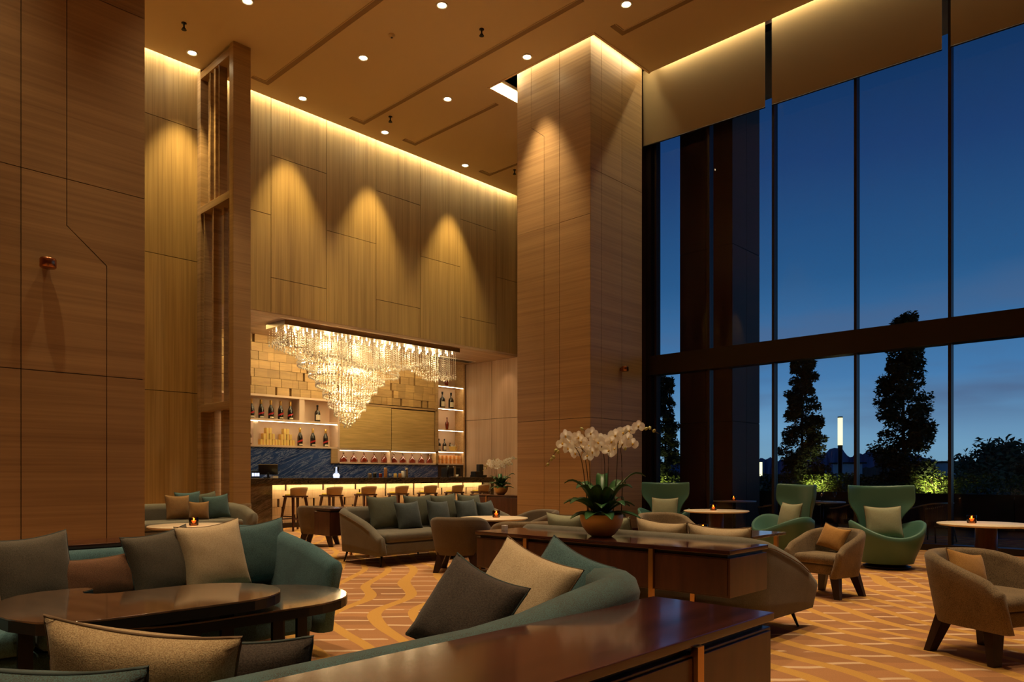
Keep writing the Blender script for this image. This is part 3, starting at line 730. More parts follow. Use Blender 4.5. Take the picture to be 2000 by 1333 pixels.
for i, x in enumerate(SP):
    lb = 'low-backed wooden bar stool, %s from the stone end of the bar' % ordn[i] if i < 6 else 'bar stool at the far right, partly hidden behind the dark sideboard'
    if i == 0: s0.location = (x, 14.13, 0); s0.rotation_euler = (0, 0, pi+.12); s0['label'] = lb; s0['group'] = 'bar stools'
    else: dup(s0, (x, 14.13, 0), pi+.12+rnd.uniform(-.08, .08), lb, 'bar stools')

# --- chandelier
ch = thing('crystal_chandelier', 'long crystal chandelier with stepped spiral of glass strings hanging over the bar', 'chandelier', (10.15, 15.2, 4.60))
box('canopy', (-1.9, 3.3, -.42, .42, -.11, 0), MT['champagne_metal'], ch, .004)
rc = random.Random(21)
strands = []   # (x,y,drop)
def wave(x): return .62+.10*sin(x*2.2+.6)+.05*sin(x*5)
def per(x0, x1, y0, y1, sp_):
    n = int((x1-x0)/sp_)
    for i in range(n+1): yield (x0+i*sp_, y0); yield (x0+i*sp_, y1)
    n = int((y1-y0)/sp_)
    for i in range(1, n): yield (x0, y0+i*sp_); yield (x1, y0+i*sp_)
for inset, sp_ in ((.03, .075), (.15, .10), (.28, .13)):
    for (x, y) in per(-1.87+inset, 3.27-inset, -.40+inset, .40-inset, sp_):
        k = min(1, max(0, (x+1.9)/1.1)); strands.append((x, y, (.34+.32*k if x < -.8 else wave(x))+rc.uniform(-.03, .03), 1))
for (cx_, rx, ry, dz) in ((.10, 1.42, .39, .80), (.02, 1.05, .37, 1.02), (0, .84, .35, 1.22), (0, .64, .31, 1.46), (0, .50, .27, 1.68), (0, .34, .21, 1.86), (0, .20, .13, 2.0), (0, .09, .06, 2.10)):
    n = max(6, int(2*pi*sqrt((rx*rx+ry*ry)/2)/.072))
    for i in range(n):
        a = 2*pi*i/n; x, y = cx_+rx*cos(a), ry*sin(a)
        strands.append((x, y, dz+.10*cos(a)*0+.07*sin(a+.5)+rc.uniform(-.012, .012), 2))
sm, dm = MB(), MB()
def octa(mb, x, y, z, r, h): mb.add([(x+r, y, z), (x, y+r, z), (x-r, y, z), (x, y-r, z), (x, y, z+h), (x, y, z-h)], [(0, 1, 4), (1, 2, 4), (2, 3, 4), (3, 0, 4), (1, 0, 5), (2, 1, 5), (3, 2, 5), (0, 3, 5)])
for (x, y, d, k) in strands:
    z = -.14; ph = rc.uniform(0, .03)
    while z > -.11-d+.06: octa(sm, x, y, z-ph, .0085, .019); z -= .056
    octa(dm, x, y, -.11-d, .030, .046); octa(dm, x+rc.uniform(-.02, .02), y+rc.uniform(-.02, .02), -.11-d+.07, .018, .026)
stuff(sm.build('crystal_strings', MT['crystal'], ch)); stuff(dm.build('crystal_drops', MT['crystal'], ch))
bm_ = None
for i in range(22):
    for j in (-.27, .0, .27):
        x = -1.72+i*.232+(.06 if j == 0 else 0)
        if bm_ is None: bm_ = MB().lathe([(0, -.024), (.012, -.018), (.017, 0), (.013, .016), (.010, .03)], 8).mesh('bulb', MT['bulb'], True)
        o = link('bulb', bm_, ch); o.location = (x, j, -.14)
for (x, y, z) in [(-1.6+k*.41, (-.24, .24)[k % 2], -.30-.05*(k % 3)) for k in range(12)]+[(.7*cos(k*1.26), .18*sin(k*1.26), -.9) for k in range(5)]+[(.35*cos(k*2.1), .10*sin(k*2.1), -1.4) for k in range(3)]+[(.12, 0, -1.8), (-.12, 0, -1.75)]:
    lamp('chandelier_lamp', 'POINT', (10.15+x, 15.2+y, 4.60+z), 7.5, (1, .74, .38), .05)

# ================================================================== FURNITURE
def ushell(path, rim, base, thick, flare=.03, taper=.05, endr=3, nround=5, crown=.0):
    """upholstered wall swept along an open path (local xy, outer side on the left normal); rim(i), base(i) heights"""
    n = len(path); P = [Vector((p[0], p[1], 0)) for p in path]; mb = MB(); rings = []
    for i in range(n):
        d = (P[min(i+1, n-1)]-P[max(i-1, 0)]).normalized(); nr = Vector((d.y, -d.x, 0))
        rz = rim(i/(n-1)); bz_ = base(i/(n-1)) if callable(base) else base
        ends = []
        if i in (0, n-1):
            sg = -1 if i == 0 else 1
            for e in range(endr):   # rounded end
                a = pi/2*e/endr; ends.append((sg*d*thick*.5*sin(a)*1.0, cos(a)))
            ends = ends[::-1] if i == 0 else ends
        else: ends = [(Vector((0, 0, 0)), 1)]
        for off, k in ends:
            t2 = thick*.5*k
            pts = []
            hz = rz-bz_
            for j in range(5):
                f = j/4; o_ = -taper*(1-f)**1.5+flare*f**2
                pts.append((o_+t2, bz_+(hz-thick*.5)*f+(0 if j else .0)))
            for j in range(1, nround):
                a = pi*j/nround; pts.append((flare+t2*cos(a), rz-thick*.5+thick*.5*sin(a)*(.5+.5*k)))
            for j in range(4, -1, -1):
                f = j/4; o_ = -taper*(1-f)**1.5+flare*f**2
                pts.append((o_-t2, bz_+(hz-thick*.5)*f))
            rings.append([P[i]+off+nr*a+Vector((0, 0, b)) for a, b in pts])
    m = len(rings[0]); vs = [v for r in rings for v in r]
    fs = [(i*m+j, i*m+(j+1) % m, (i+1)*m+(j+1) % m, (i+1)*m+j) for i in range(len(rings)-1) for j in range(m)]
    fs += [tuple(range(m)), tuple((len(rings)-1)*m+j for j in range(m-1, -1, -1))]
    return mb.add(vs, fs)
def upath(L, D, r, n=8, splay=0.0):
    """U path: from front of right side (+x) round the back (+y) to front of left side; front at y=0, back at y=D, half width L"""
    pts = []
    for k in range(5): f = k/5; pts.append((L+splay*(1-f), (D-r)*f))
    for k in range(n+1): a = pi/2*k/n; pts.append((L-r+r*cos(a), D-r+r*sin(a)))
    m = max(2, int((2*L-2*r)/.22))
    for k in range(1, m): pts.append((L-r-(2*L-2*r)*k/m, D))
    for k in range(n+1): a = pi/2+pi/2*k/n; pts.append((-(L-r)+r*cos(a), D-r+r*sin(a)))
    for k in range(4, -1, -1): f = k/5; pts.append((-L-splay*(1-f), (D-r)*f))
    return pts
def smooth01(x): x = min(1, max(0, x)); return x*x*(3-2*x)
def seatpad(name, x0, x1, y0, y1, z0, z1, m, parent, bev=.05, seg=4): return box(name, (x0, x1, y0, y1, z0, z1), m, parent, bev, seg)

def sofa(name, label, loc, rz, L, D, m, back, front, basez, leg, th=.14, r=.16, style='slope', group=None, seatz=.43, pip=True, corner=None):
    """local: front edge at y=0, back at y=+D, centred on x; leg: 'thin' or 'block'"""
    t = thing(name, label, 'sofa', loc, rz, group)
    path = upath(L/2-th/2, D-th/2, r, 6, .02)
    def rim(u):
        i = u*(len(path)-1); x, y = path[int(i)]; f = smooth01((D-y)/(D))
        ft = max(0, (D-th/2-y)/(D-th/2))
        e = back-(back-front)*(ft**1.15)
        if corner: cb_ = back+(corner-back)*smooth01((abs(x)-(L/2-1.0))/.8); e = cb_-(cb_-front)*(ft**1.1)
        return e-(.07 if ft > .97 else (.02 if ft > .78 else 0))*(1 if style == 'slope' else .5)
    ushell(path, rim, basez, th, .012 if style == 'slope' else .05, .025).build('frame', m, t, True)
    w = L/2-th-.005
    seatpad('seat', -w, w, .01, D-th-.01, basez+.0, seatz-.13, m, t, .03, 3)
    n = 1 if style == 'slope' else 2
    for k in range(n):
        a = -w+2*w*k/n; seatpad('seat_cushion', a+.004, a+2*w/n-.004, -.005, D-th-.02, seatz-.13, seatz, m, t, .05, 4)
    if style == 'slope' :
        pass
    if pip:
        pp = []
        for i, (x, y) in enumerate(path[1:-1]):
            u = (i+1)/(len(path)-1); c = Vector((0, D/2, 0)); d = (Vector(path[i+2])-Vector(path[i])).normalized(); nr = Vector((d.y, -d.x))
            pp.append((x+nr.x*(th*.5+.016), y+nr.y*(th*.5+.016), rim(u)-th*.42))
        MB().tube(pp, .0045, 5).build('piping', MT['piping'] if 'teal' in m.name else MT['piping_brown'], t, True)
    lx, ly0, ly1 = L/2-.14, .12, D-.12
    for sx in (-1, 1):
        for yy in (ly0, ly1):
            if leg == 'thin': MB().tube([(sx*lx, yy, basez+.02), (sx*(lx+.05), yy+(.03 if yy > D/2 else -.05), 0)], [.018, .009], 8).build('leg', MT['black_metal'], t, True)
            else: MB().taper((sx*lx, yy, 0), (sx*lx, yy, basez+.02), (.02, .02), (.03, .03)).build('leg', MT['dark_wood'], t)
    if L > 2.0:
        for yy in (ly0, ly1): MB().tube([(0, yy, basez+.02), (0, yy, 0)], [.018, .011], 8).build('leg', MT['black_metal'], t, True)
    return t

def console(label, loc, rz, L, D, zt=.72, zb=.42, straps=(.33, .67), leg0=True, group='dark lacquer sideboards', z0=0):
    """local: long axis x from 0..L, depth y 0..D (front at y=0)"""
    t = thing('sideboard', label, 'sideboard', loc, rz, group)
    box('top', (0, L, 0, D, zt-.028, zt), MT['lacquer'], t, .003)
    box('recess', (.03, L-.03, .03, D-.03, zt-.05, zt-.028), MT['black_metal'], t)
    xs = [0]+[s_*L for s_ in straps]+[L]
    for a, b in zip(xs[:-1], xs[1:]):
        box('cabinet_body', (a+.004, b-.004, .012, D-.012, zb, zt-.05), MT['lacquer_side'], t, .003)
        box('drawer_front', (a+.02, b-.02, .004, .012, zb+.012, zt-.06), MT['lacquer_side'], t, .002)
    for s_ in straps:
        for y0, y1 in ((-.012, .012), (D-.012, D+.012)):
            MB().box(s_*L-.018, s_*L+.018, y0, y1, z0, zt-.028).build('brass_leg', MT['brass'], t)
    return t

# cushions ----------------------------------------------------------
CW = {}
def cushmesh(w_, h_, th, m, seed, seam=True):
    key = (w_, h_, th, m.name, seed)
    if key in CW: return CW[key]
    rr = random.Random(seed); N_ = 17; a1, a2, a3 = rr.uniform(0, 6), rr.uniform(0, 6), rr.uniform(3, 5)
    def P(u, v, sd):
        x, y = 2*u-1, 2*v-1
        px_, py_ = 1-.075*(1-y*y)**1, 1-.075*(1-x*x)**1
        X = x*w_/2*(1-.06*(1-abs(y)**2.0)); Z = y*h_/2*(1-.075*(1-abs(x)**2.0))
        k = ((1-abs(x)**2.2)*(1-abs(y)**2.2)); k = max(0, k)**.40
        wr = .10*sin(x*a3*2+y*3+a1)*sin(y*a3*1.6-x*2+a2)*k*(abs(x)**1.2+abs(y)**1.2)*.5
        Z -= .012*(1-x*x)*(1 if y > .2 else 0)*(y**2)
        return (X, sd*th/2*(k*(1+wr)+.03), Z)
    mb = MB(); mb.grid(lambda u, v: P(u, v, -1), N_, N_); mb.grid(lambda u, v: P(u, v, 1), N_, N_); o = N_*N_
    for i in range(N_-1):
        for (a, b) in ((i*N_, (i+1)*N_), (i*N_+N_-1, (i+1)*N_+N_-1), (i, i+1), ((N_-1)*N_+i, (N_-1)*N_+i+1)): mb.f.append((a, b, o+b, o+a))
    me = mb.mesh('cushion_cover', m, True)
    sp_ = []
    for i in range(N_): sp_.append(P(i/(N_-1), 0, 0))
    for i in range(1, N_): sp_.append(P(1, i/(N_-1), 0))
    for i in range(1, N_): sp_.append(P(1-i/(N_-1), 1, 0))
    for i in range(1, N_): sp_.append(P(0, 1-i/(N_-1), 0))
    s2 = MB().tube([(x, 0, z) for x, y, z in sp_], .0045, 5).mesh('seam', MT['piping_brown'] if m.name in ('beige', 'beige_light', 'brown', 'rust', 'saffron', 'sage') else MT['piping'], True)
    CW[key] = (me, s2); return CW[key]
def cushion(label, c, nrm, size, m, tilt=15, roll=0, group=None, seed=1, name='cushion', seam=True):
    """c: centre; nrm: horizontal facing direction (x,y); tilt: degrees leaning back"""
    me, sm_ = cushmesh(size[0], size[1], size[2], MT[m], seed)
    t = thing(name, label, 'cushion', c, 0, group)
    rz = face(*nrm); t.rotation_euler = (Matrix.Rotation(rz, 4, 'Z') @ Matrix.Rotation(R(-tilt), 4, 'X') @ Matrix.Rotation(R(roll), 4, 'Y')).to_euler()
    link('cover', me, t); link('seam', sm_, t)
    return t
def lat(px_, Z, z=0):
    l = (px_-CXP)/FPX*Z; return (CA*Z+SA*l, SA*Z-CA*l, z)
def latz(px_, Z, py_): return lat(px_, Z, HC-(py_-HYP)*Z/FPX)

# --- foreground teal sofas
T1_, T2_ = MT['teal'], MT['teal_tweed']
# C: far side of the coffee tables, faces us
sofa('curved_sofa', 'long teal sofa with rounded arms behind the coffee tables on the left', (1.02, 4.22, 0), 0, 3.36, .98, T1_, .72, .67, .17, 'block', .13, .22, 'round', 'teal sofas', corner=.83)
# B: near side, its back towards us
sofa('curved_sofa', 'long teal sofa seen from behind along the foreground sideboard', (.76, 2.62, 0), pi, 3.62, 1.0, T2_, .725, .745, .17, 'block', .15, .26, 'round', 'teal sofas', corner=.815)
# consoles
console('foreground lacquer sideboard filling the bottom centre of the photo', (-1.6, 1.10, 0), 0, 4.07, .49, straps=(.30, .871), zb=.08, z0=0)
console('dark lacquer sideboard behind the left teal sofa, under the left column', (-1.2, 5.31, 0), 0, 3.6, .42, zb=.3, zt=.74)
console('lacquer sideboard with the near orchid, four brass straps, standing behind the grey sofa', (4.25, 4.48, 0), -pi/2, 2.30, .55, zb=.42, straps=(.25, .752))
console('dark sideboard standing behind the grey sofa near the bar, seen end-on', (5.58, 8.78, 0), 0, 2.5, .42, zb=.34, straps=(.25, .75))
console('far dark sideboard with the second orchid, in front of the right end of the bar', (11.80, 12.62, 0), -pi/2, 2.2, .5, zb=.10, straps=(.25, .8))

# --- coffee tables
def table_edge(poly, zt, th, t, top):
    MB().prism(poly, zt-.009, zt).build(top, MT['walnut_gloss'], t, bevel=.002)
    MB().prism(poly, zt-th, zt-.009).build('edge_band', MT['black_metal'], t)
def arc(cx_, cy_, r_, a0, a1, n=10): return [(cx_+r_*cos(R(a0+(a1-a0)*k/n)), cy_+r_*sin(R(a0+(a1-a0)*k/n))) for k in range(n+1)]
t = thing('coffee_table', 'larger glossy walnut coffee table with a notched curved top on the left', 'coffee table', (0, 0, 0), 0, 'glossy coffee tables')
poly = arc(1.62, 3.66, .35, -90, 90, 14)+[(1.30, 4.01), (1.225, 4.04), (1.19, 4.10), (1.20, 4.17), (1.27, 4.235), (1.26, 4.29), (1.18, 4.32), (1.05, 4.32), (.93, 4.26), (.84, 4.14), (.77, 3.98), (.74, 3.80), (.76, 3.60), (.82, 3.44), (.92, 3.35), (1.05, 3.31)]
table_edge(poly, .60, .055, t, 'tabletop')
for x, y in ((1.62, 3.45), (1.42, 3.45), (1.52, 3.86), (1.0, 3.50), (.90, 3.95)): box('leg', (x-.03, x+.03, y-.012, y+.012, .0, .55), MT['black_metal'], t)
MB().box(1.42, 1.62, 3.44, 3.46, .0, .02).box(.9, 1.6, 3.94, 3.96, .0, .02).build('base_bar', MT['black_metal'], t)
t = thing('coffee_table', 'lower glossy walnut coffee table with rounded end tucked under the larger one', 'coffee table', (0, 0, 0), 0, 'glossy coffee tables')
poly = arc(2.02, 3.80, .43, -90, 90, 16)+arc(1.45, 3.80, .43, 90, 270, 14)
table_edge(poly, .52, .055, t, 'tabletop')
for x, y in ((2.05, 3.50), (1.91, 3.50), (2.2, 4.0), (1.75, 4.12), (1.3, 3.6)): box('leg', (x-.028, x+.028, y-.012, y+.012, .0, .47), MT['black_metal'], t)
MB().box(1.3, 2.1, 3.49, 3.51, 0, .02).box(1.70, 2.25, 4.05, 4.07, 0, .02).build('base_bar', MT['black_metal'], t)

# --- grey sofas
GT = MT['taupe']
sofa('lounge_sofa', 'grey-brown three-seat sofa in front of the bar with thin tapered legs', (6.95, 7.68, 0), 0, 2.72, 1.0, GT, .74, .47, .15, 'thin', .12, .14, 'slope', 'grey lounge sofas')
sofa('lounge_sofa', 'grey-brown sofa with its back against the orchid sideboard, facing the windows', (5.80, 3.44, 0), pi/2, 2.34, .94, GT, .75, .46, .15, 'thin', .12, .14, 'slope', 'grey lounge sofas')
sofa('lounge_sofa', 'dark grey sofa against the wall left of the slatted screen', (4.75, 11.95, 0), 0, 2.75, 1.0, GT, .70, .62, .15, 'thin', .20, .22, 'slope', 'grey lounge sofas')

# --- tub chairs
def tub(name, label, loc, d, m, group, cush=None, scale=1.0, legm='dark_wood', cush_lb=None):
    t = thing(name, label, 'armchair', (loc[0], loc[1], 0), face(*d), group)
    w_, D_ = .36*scale, .70
    path = [(x, y-.36) for x, y in upath(.30, .62, .288, 9)]
    n = len(path)
    def rim(u):
        x, y = path[int(u*(n-1))]; f = (y+.36)/.62
        return .545+.135*smooth01(f*1.05)-(.05 if u in (0, 1) or f < .03 else 0)-(.012 if f < .2 else 0)
    ushell(path, rim, .215, .08, .02, .050, nround=6).build('shell', m, t, True)
    mb = MB(); prof = []
    # seat cushion: D-shape
    poly = [(-.25, -.33), (.25, -.33)]+[(.25*cos(a), -.02+.26*sin(a)) for a in [pi*k/12 for k in range(13)]]
    MB().prism(poly, .24, .34).build('seat_base', m, t, bevel=.02)
    poly2 = [(-.255, -.355), (.255, -.355)]+[(.255*cos(a), -.02+.26*sin(a)) for a in [pi*k/12 for k in range(13)]]
    MB().prism(poly2, .34, .435).build('seat_cushion', m, t, bevel=.035)
    for sx in (-1, 1):
        for sy in (-1, 1):
            MB().taper((sx*.25, sy*.23-.05, 0), (sx*.18, sy*.17-.05, .25), (.034, .022), (.055, .034)).build('leg', MT[legm], t)
    return t
def tubcush(loc, d, label, off=(0, .12), m='saffron', roll=12):
    a = face(*d); x, y = off; v = (loc[0]+x*cos(a)-y*sin(a), loc[1]+x*sin(a)+y*cos(a), .56)
    return cushion(label, v, d, (.30, .25, .11), m, 22, roll, 'small orange cushions', 5)
K = MT['tub_knit']; TB = MT['tub_taupe']
h1, dh1 = (7.48, 2.74), (-.97, .22)
tub('tub_armchair', 'woven beige tub armchair in the middle right, with an orange cushion', h1, dh1, K, 'beige tub armchairs').scale = (.88, .88, .96); tubcush(h1, dh1, 'orange cushion in the middle right tub armchair', (-.04, .08))
h2, dh2 = (5.72, 1.12), (-.45, -.89)
tub('tub_armchair', 'woven beige tub armchair cut by the right edge of the photo', h2, dh2, K, 'beige tub armchairs'); tubcush(h2, dh2, 'orange cushion in the tub armchair at the right edge', (-.06, .06))
tub('tub_armchair', 'brown tub armchair with its back to us in front of the grey sofa', (6.10, 6.72), (.80, .60), TB, 'taupe tub armchairs')
tub('tub_armchair', 'beige tub armchair behind the grey sofa, only its rounded rim showing', (8.35, 5.22), (-.6, -.8), K, 'beige tub armchairs')
tub('tub_armchair', 'olive tub armchair in front of the tall column base', (7.90, 7.05), (-.95, .3), TB, 'taupe tub armchairs')
tub('tub_armchair', 'tub armchair peeking over the left end of the orchid sideboard', (6.05, 5.60), (.6, .8), K, 'beige tub armchairs')
tub('tub_armchair', 'taupe tub armchair beside the end of the dark sideboard, near the first bar stools', (6.62, 10.75), (.72, .69), TB, 'taupe tub armchairs')
tub('tub_armchair', 'dark tub armchair by the round table behind the left sideboard', (3.0, 6.95), (.15, 1), TB, 'taupe tub armchairs')

# --- green wing chairs
def wing(label, loc, d):
    t = thing('wing_chair', label, 'armchair', (loc[0], loc[1], 0), face(*d), 'green wing chairs')
    G = MT['leather_green']; n = 40
    def rimz(a):      # a=0 is front (-y)
        c = (1-cos(a))/2            # 0 front, 1 back
        side = sin(a)**2
        return .40+.16*side*(1 if c < .5 else 1)+.06*c
    def outer(u, v):
        a = 2*pi*u; dx, dy = sin(a), -cos(a); z1 = rimz(a)
        z = .07+(z1-.07)*v
        r = .30+.135*sin(min(1, v*1.0)*pi/2)**1.3
        rx, ry = r*1.03, r*(1.0 if dy < 0 else .92)
        return (dx*rx, dy*ry, z)
    def inner(u, v):
        a = 2*pi*u; x, y, z = outer(u, 1); k = 1-.04/.43
        zt = z-.012
        f = v
        return (x*(k-.28*f), y*(k-.28*f), zt+(.33-zt)*f)
    mb = MB(); mb.grid(outer, n, 8, True)
    rimv = [outer(i/n, 1) for i in range(n)]
    mb2 = MB(); vs = []
    prof = [('o', v/7) for v in range(8)]+[('t', 0)]+[('i', v/5) for v in range(6)]+[('c', 0)]
    for i in range(n):
        u = i/n
        for k, v in prof:
            if k == 'o': vs.append(outer(u, v))
            elif k == 't': a, b = outer(u, 1), inner(u, 0); vs.append(((a[0]+b[0])/2, (a[1]+b[1])/2, a[2]+.014))
            elif k == 'i': vs.append(inner(u, v))
            else: vs.append((0, 0, .33))
    m_ = len(prof)
    mb2.add(vs, [(i*m_+j, ((i+1) % n)*m_+j, ((i+1) % n)*m_+j+1, i*m_+j+1) for i in range(n) for j in range(m_-1)])
    mb2.build('seat_bowl', G, t, True)
    # back: waist, then wings
    def hw(v): # half width by height 0..1
        z = v
        return .30-.045*sin(min(1, z/.45)*pi)+.135*smooth01((z-.42)/.30)
    def bk(u, v, off=0):
        x = 2*u-1; W_ = hw(v); z = .30+v*.76
        zz = z-(.020*(1-x*x) if v > .93 else 0)
        wingk = smooth01((v-.35)/.35)
        cur = (.12+.10*wingk)*abs(x)**2.4
        y = .31+.07*v-cur+off*(1-.25*abs(x))
        ed = 1-abs(x)**8*.04
        return (x*W_*ed, y, zz)
    nu, nv = 19, 14; th = .055
    mb = MB(); mb.grid(lambda u, v: bk(u, v, 0), nu, nv); mb.grid(lambda u, v: bk(u, v, th), nu, nv); o_ = nu*nv
    for i in range(nu-1):
        for (a, b) in ((i*nv, (i+1)*nv), (i*nv+nv-1, (i+1)*nv+nv-1)): mb.f.append((a, b, o_+b, o_+a))
    for j in range(nv-1):
        for (a, b) in ((j, j+1), ((nu-1)*nv+j, (nu-1)*nv+j+1)): mb.f.append((a, b, o_+b, o_+a))
    bo = mb.build('backrest', G, t, True)
    sb = bo.modifiers.new('sub', 'SUBSURF'); sb.levels = 1; sb.render_levels = 1
    MB().lathe([(0, 0), (.26, 0), (.28, .01), (.28, .03), (.20, .05), (.20, .09), (0, .09)], 28).build('swivel_base', MT['black_metal'], t, True)
    a = face(*d); y = .10; v = (loc[0]-y*sin(a), loc[1]+y*cos(a), .58)
    return t, v
WD = [((11.05, 6.90), (-.92, -.40), 'green wing chair farthest left, next to the tall column'),
      ((10.32, 4.46), (-.85, .52), 'green wing chair turned left, in the middle of the window row'),
      ((10.10, 3.02), (-.80, -.60), 'nearest green wing chair, facing us beside the right round table'),
      ((9.35, .82), (-.9, .45), 'green wing chair mostly hidden past the right edge, only its arm rim showing')]
for loc, d, lb in WD:
    t, v = wing(lb, loc, d)
    if loc[1] > 1: cushion('sage square cushion in the '+lb.split(',')[0].replace('green wing chair', 'green wing chair').replace('nearest', 'nearest'), v, d, (.46, .42, .15), 'sage', 13, 0, 'sage cushions', 9)

# --- round tables with candles
def rtable(label, c, r_=.5, z=.60, pm='dark_wood'):
    t = thing('round_table', label, 'table', (c[0], c[1], 0), 0, 'round cream-topped tables')
    MB().lathe([(0, z-.026), (r_-.03, z-.026), (r_, z-.012), (r_, z-.004), (r_-.004, z), (0, z)], 56).build('tabletop', MT['table_top'], t, True)
    MB().lathe([(.16, 0.025), (.135, .12), (.12, .3), (.115, z-.026)], 28).build('pedestal', MT[pm], t, True)
    MB().lathe([(0, 0), (.25, 0), (.26, .008), (.25, .025), (0, .025)], 32).build('foot_plate', MT['black_metal'], t, True)
    return t
def votive(label, loc, lit=True):
    t = thing('candle_glass', label, 'candle', loc, 0, 'small candle glasses'); t.scale = (1.25, 1.25, 1.25)
    MB().lathe([(.0, 0), (.034, 0), (.042, .008), (.043, .075), (.040, .078), (.038, .072), (.037, .012), (0, .010)], 20).build('glass', MT['amber_clear'], t, True)
    MB().lathe([(0, .012), (.034, .012), (.034, .046), (0, .047)], 14).build('candle', MT['wax_glow'], t, True)
    if lit:
        MB().lathe([(0, .047), (.006, .052), (.005, .060), (0, .070)], 8).build('flame', MT['flame'], t, True)
        lamp('candle_lamp', 'POINT', (loc[0], loc[1], loc[2]+.10), .5, (1, .55, .2), .01)
RT = [((11.0, 5.88), 'round table between the two left green wing chairs'), ((10.35, 1.98), 'large round table at the right, beside the nearest green wing chair'),
      ((7.10, 7.12), 'round table in front of the grey sofa by the bar'), ((3.50, 8.15), 'round table half hidden behind the left column')]
RT[3] = ((3.62, 8.62), RT[3][1])
for (c, lb) in RT: rtable(lb, c, .52 if c[1] < 7 else .47, .60, 'red_wood' if c[0] > 9 else 'dark_wood')
votive('lit candle glass on the table between the left green wing chairs', (10.98, 5.92, .60))
votive('lit candle glass on the large round table at the right', (10.30, 2.12, .60))
votive('candle glass on the round table in front of the bar sofa', (7.15, 7.12, .60))
votive('candle glass on the round table behind the left column', (3.62, 8.55, .60))
# marble table
t = thing('marble_table', 'rectangular dark marble-topped table between the grey sofa and the wing chairs', 'table', (7.0, 3.45, 0))
box('tabletop', (0, 1.05, 0, .70, .52, .55), MT['table_marble'], t, .003)
for x in (.08, .97):
    for y in (.08, .62): box('leg', (x-.02, x+.02, y-.02, y+.02, 0, .52), MT['brass'], t)
votive('lit candle glass on the marble table behind the grey sofa', (7.30, 4.06, .55))
t = thing('low_side_table', 'low dark box table behind the tub armchair and sideboard', 'side table', (6.45, 6.30, 0), 0)
box('body', (-.25, .25, -.22, .22, .06, .40), MT['lacquer_side'], t, .004)
for x in (-.22, .22):
    for y in (-.19, .19): box('leg', (x-.015, x+.015, y-.015, y+.015, 0, .06), MT['brass'], t)
v = latz(998, 6.0, 1027); t = thing('paper_cube', 'tiny white card cube on the left end of the orchid sideboard', 'card', (4.45, 4.33, .72)); box('cube', (-.02, .02, -.02, .02, 0, .045), MT['white_ceramic'], t, .002)

# --- cushions
def Yc(px_, Y, py_): return px(px_, Y=Y, y=py_)
S = (0, -1)
cushion('dark taupe cushion at the left end of the far teal sofa', Yc(60, 4.88, 1122), (.15, -1), (.46, .46, .17), 'taupe_cushion', 14, -4, 'cushions on the far teal sofa', 2)
cushion('brown oblong cushion in the middle of the far teal sofa', Yc(193, 4.88, 1130), S, (.50, .28, .15), 'brown', 14, -3, 'cushions on the far teal sofa', 3)
cushion('taupe square cushion right of the brown oblong one', Yc(318, 4.86, 1102), (.12, -1), (.44, .44, .17), 'taupe_cushion', 14, -8, 'cushions on the far teal sofa', 4)
cushion('large beige square cushion with seamed edges on the far teal sofa', Yc(418, 4.82, 1088), (.05, -1), (.45, .47, .19), 'beige_light', 14, -5, 'cushions on the far teal sofa', 6)
cushion('teal square cushion leaning on the right arm of the far teal sofa', Yc(497, 4.90, 1082), (-.25, -1), (.46, .46, .18), 'teal_cushion', 12, -6, 'cushions on the far teal sofa', 7)
cushion('ochre cushion just showing at the left edge of the photo', Yc(-84, 4.78, 1140), (.3, -1), (.42, .42, .16), 'rust', 14, 0, 'cushions on the far teal sofa', 8)
nn = (-.50, -.86)
cushion('charcoal cushion, left one of three on the near teal sofa', latz(912, 2.62, 1196), (-.95, -.3), (.35, .35, .15), 'charcoal', 30, 20, 'cushions on the near teal sofa', 12)
cushion('beige cushion, middle one of three on the near teal sofa', latz(1016, 2.95, 1160), (-.95, -.3), (.39, .39, .16), 'beige_light', 30, 20, 'cushions on the near teal sofa', 13)
cushion('teal cushion, right one of three on the near teal sofa', latz(1100, 3.22, 1142), (-.95, -.3), (.35, .35, .15), 'teal_cushion', 28, 24, 'cushions on the near teal sofa', 14)
cushion('large coarse beige oblong cushion in the bottom left foreground', lat(280, 1.80, .68), (-CA, -SA), (.47, .32, .16), 'beige', -14, 7, 'foreground cushions', 15)
cushion('dark taupe cushion beside the big beige one in the foreground', lat(462, 2.02, .60), (-.6, -.8), (.40, .34, .15), 'charcoal', -14, 3, 'foreground cushions', 16)
cushion('teal tweed cushion in the bottom left corner', lat(92, 1.56, .655), (-.75, -.66), (.46, .30, .16), 'teal_tweed', -10, 1, 'foreground cushions', 17)
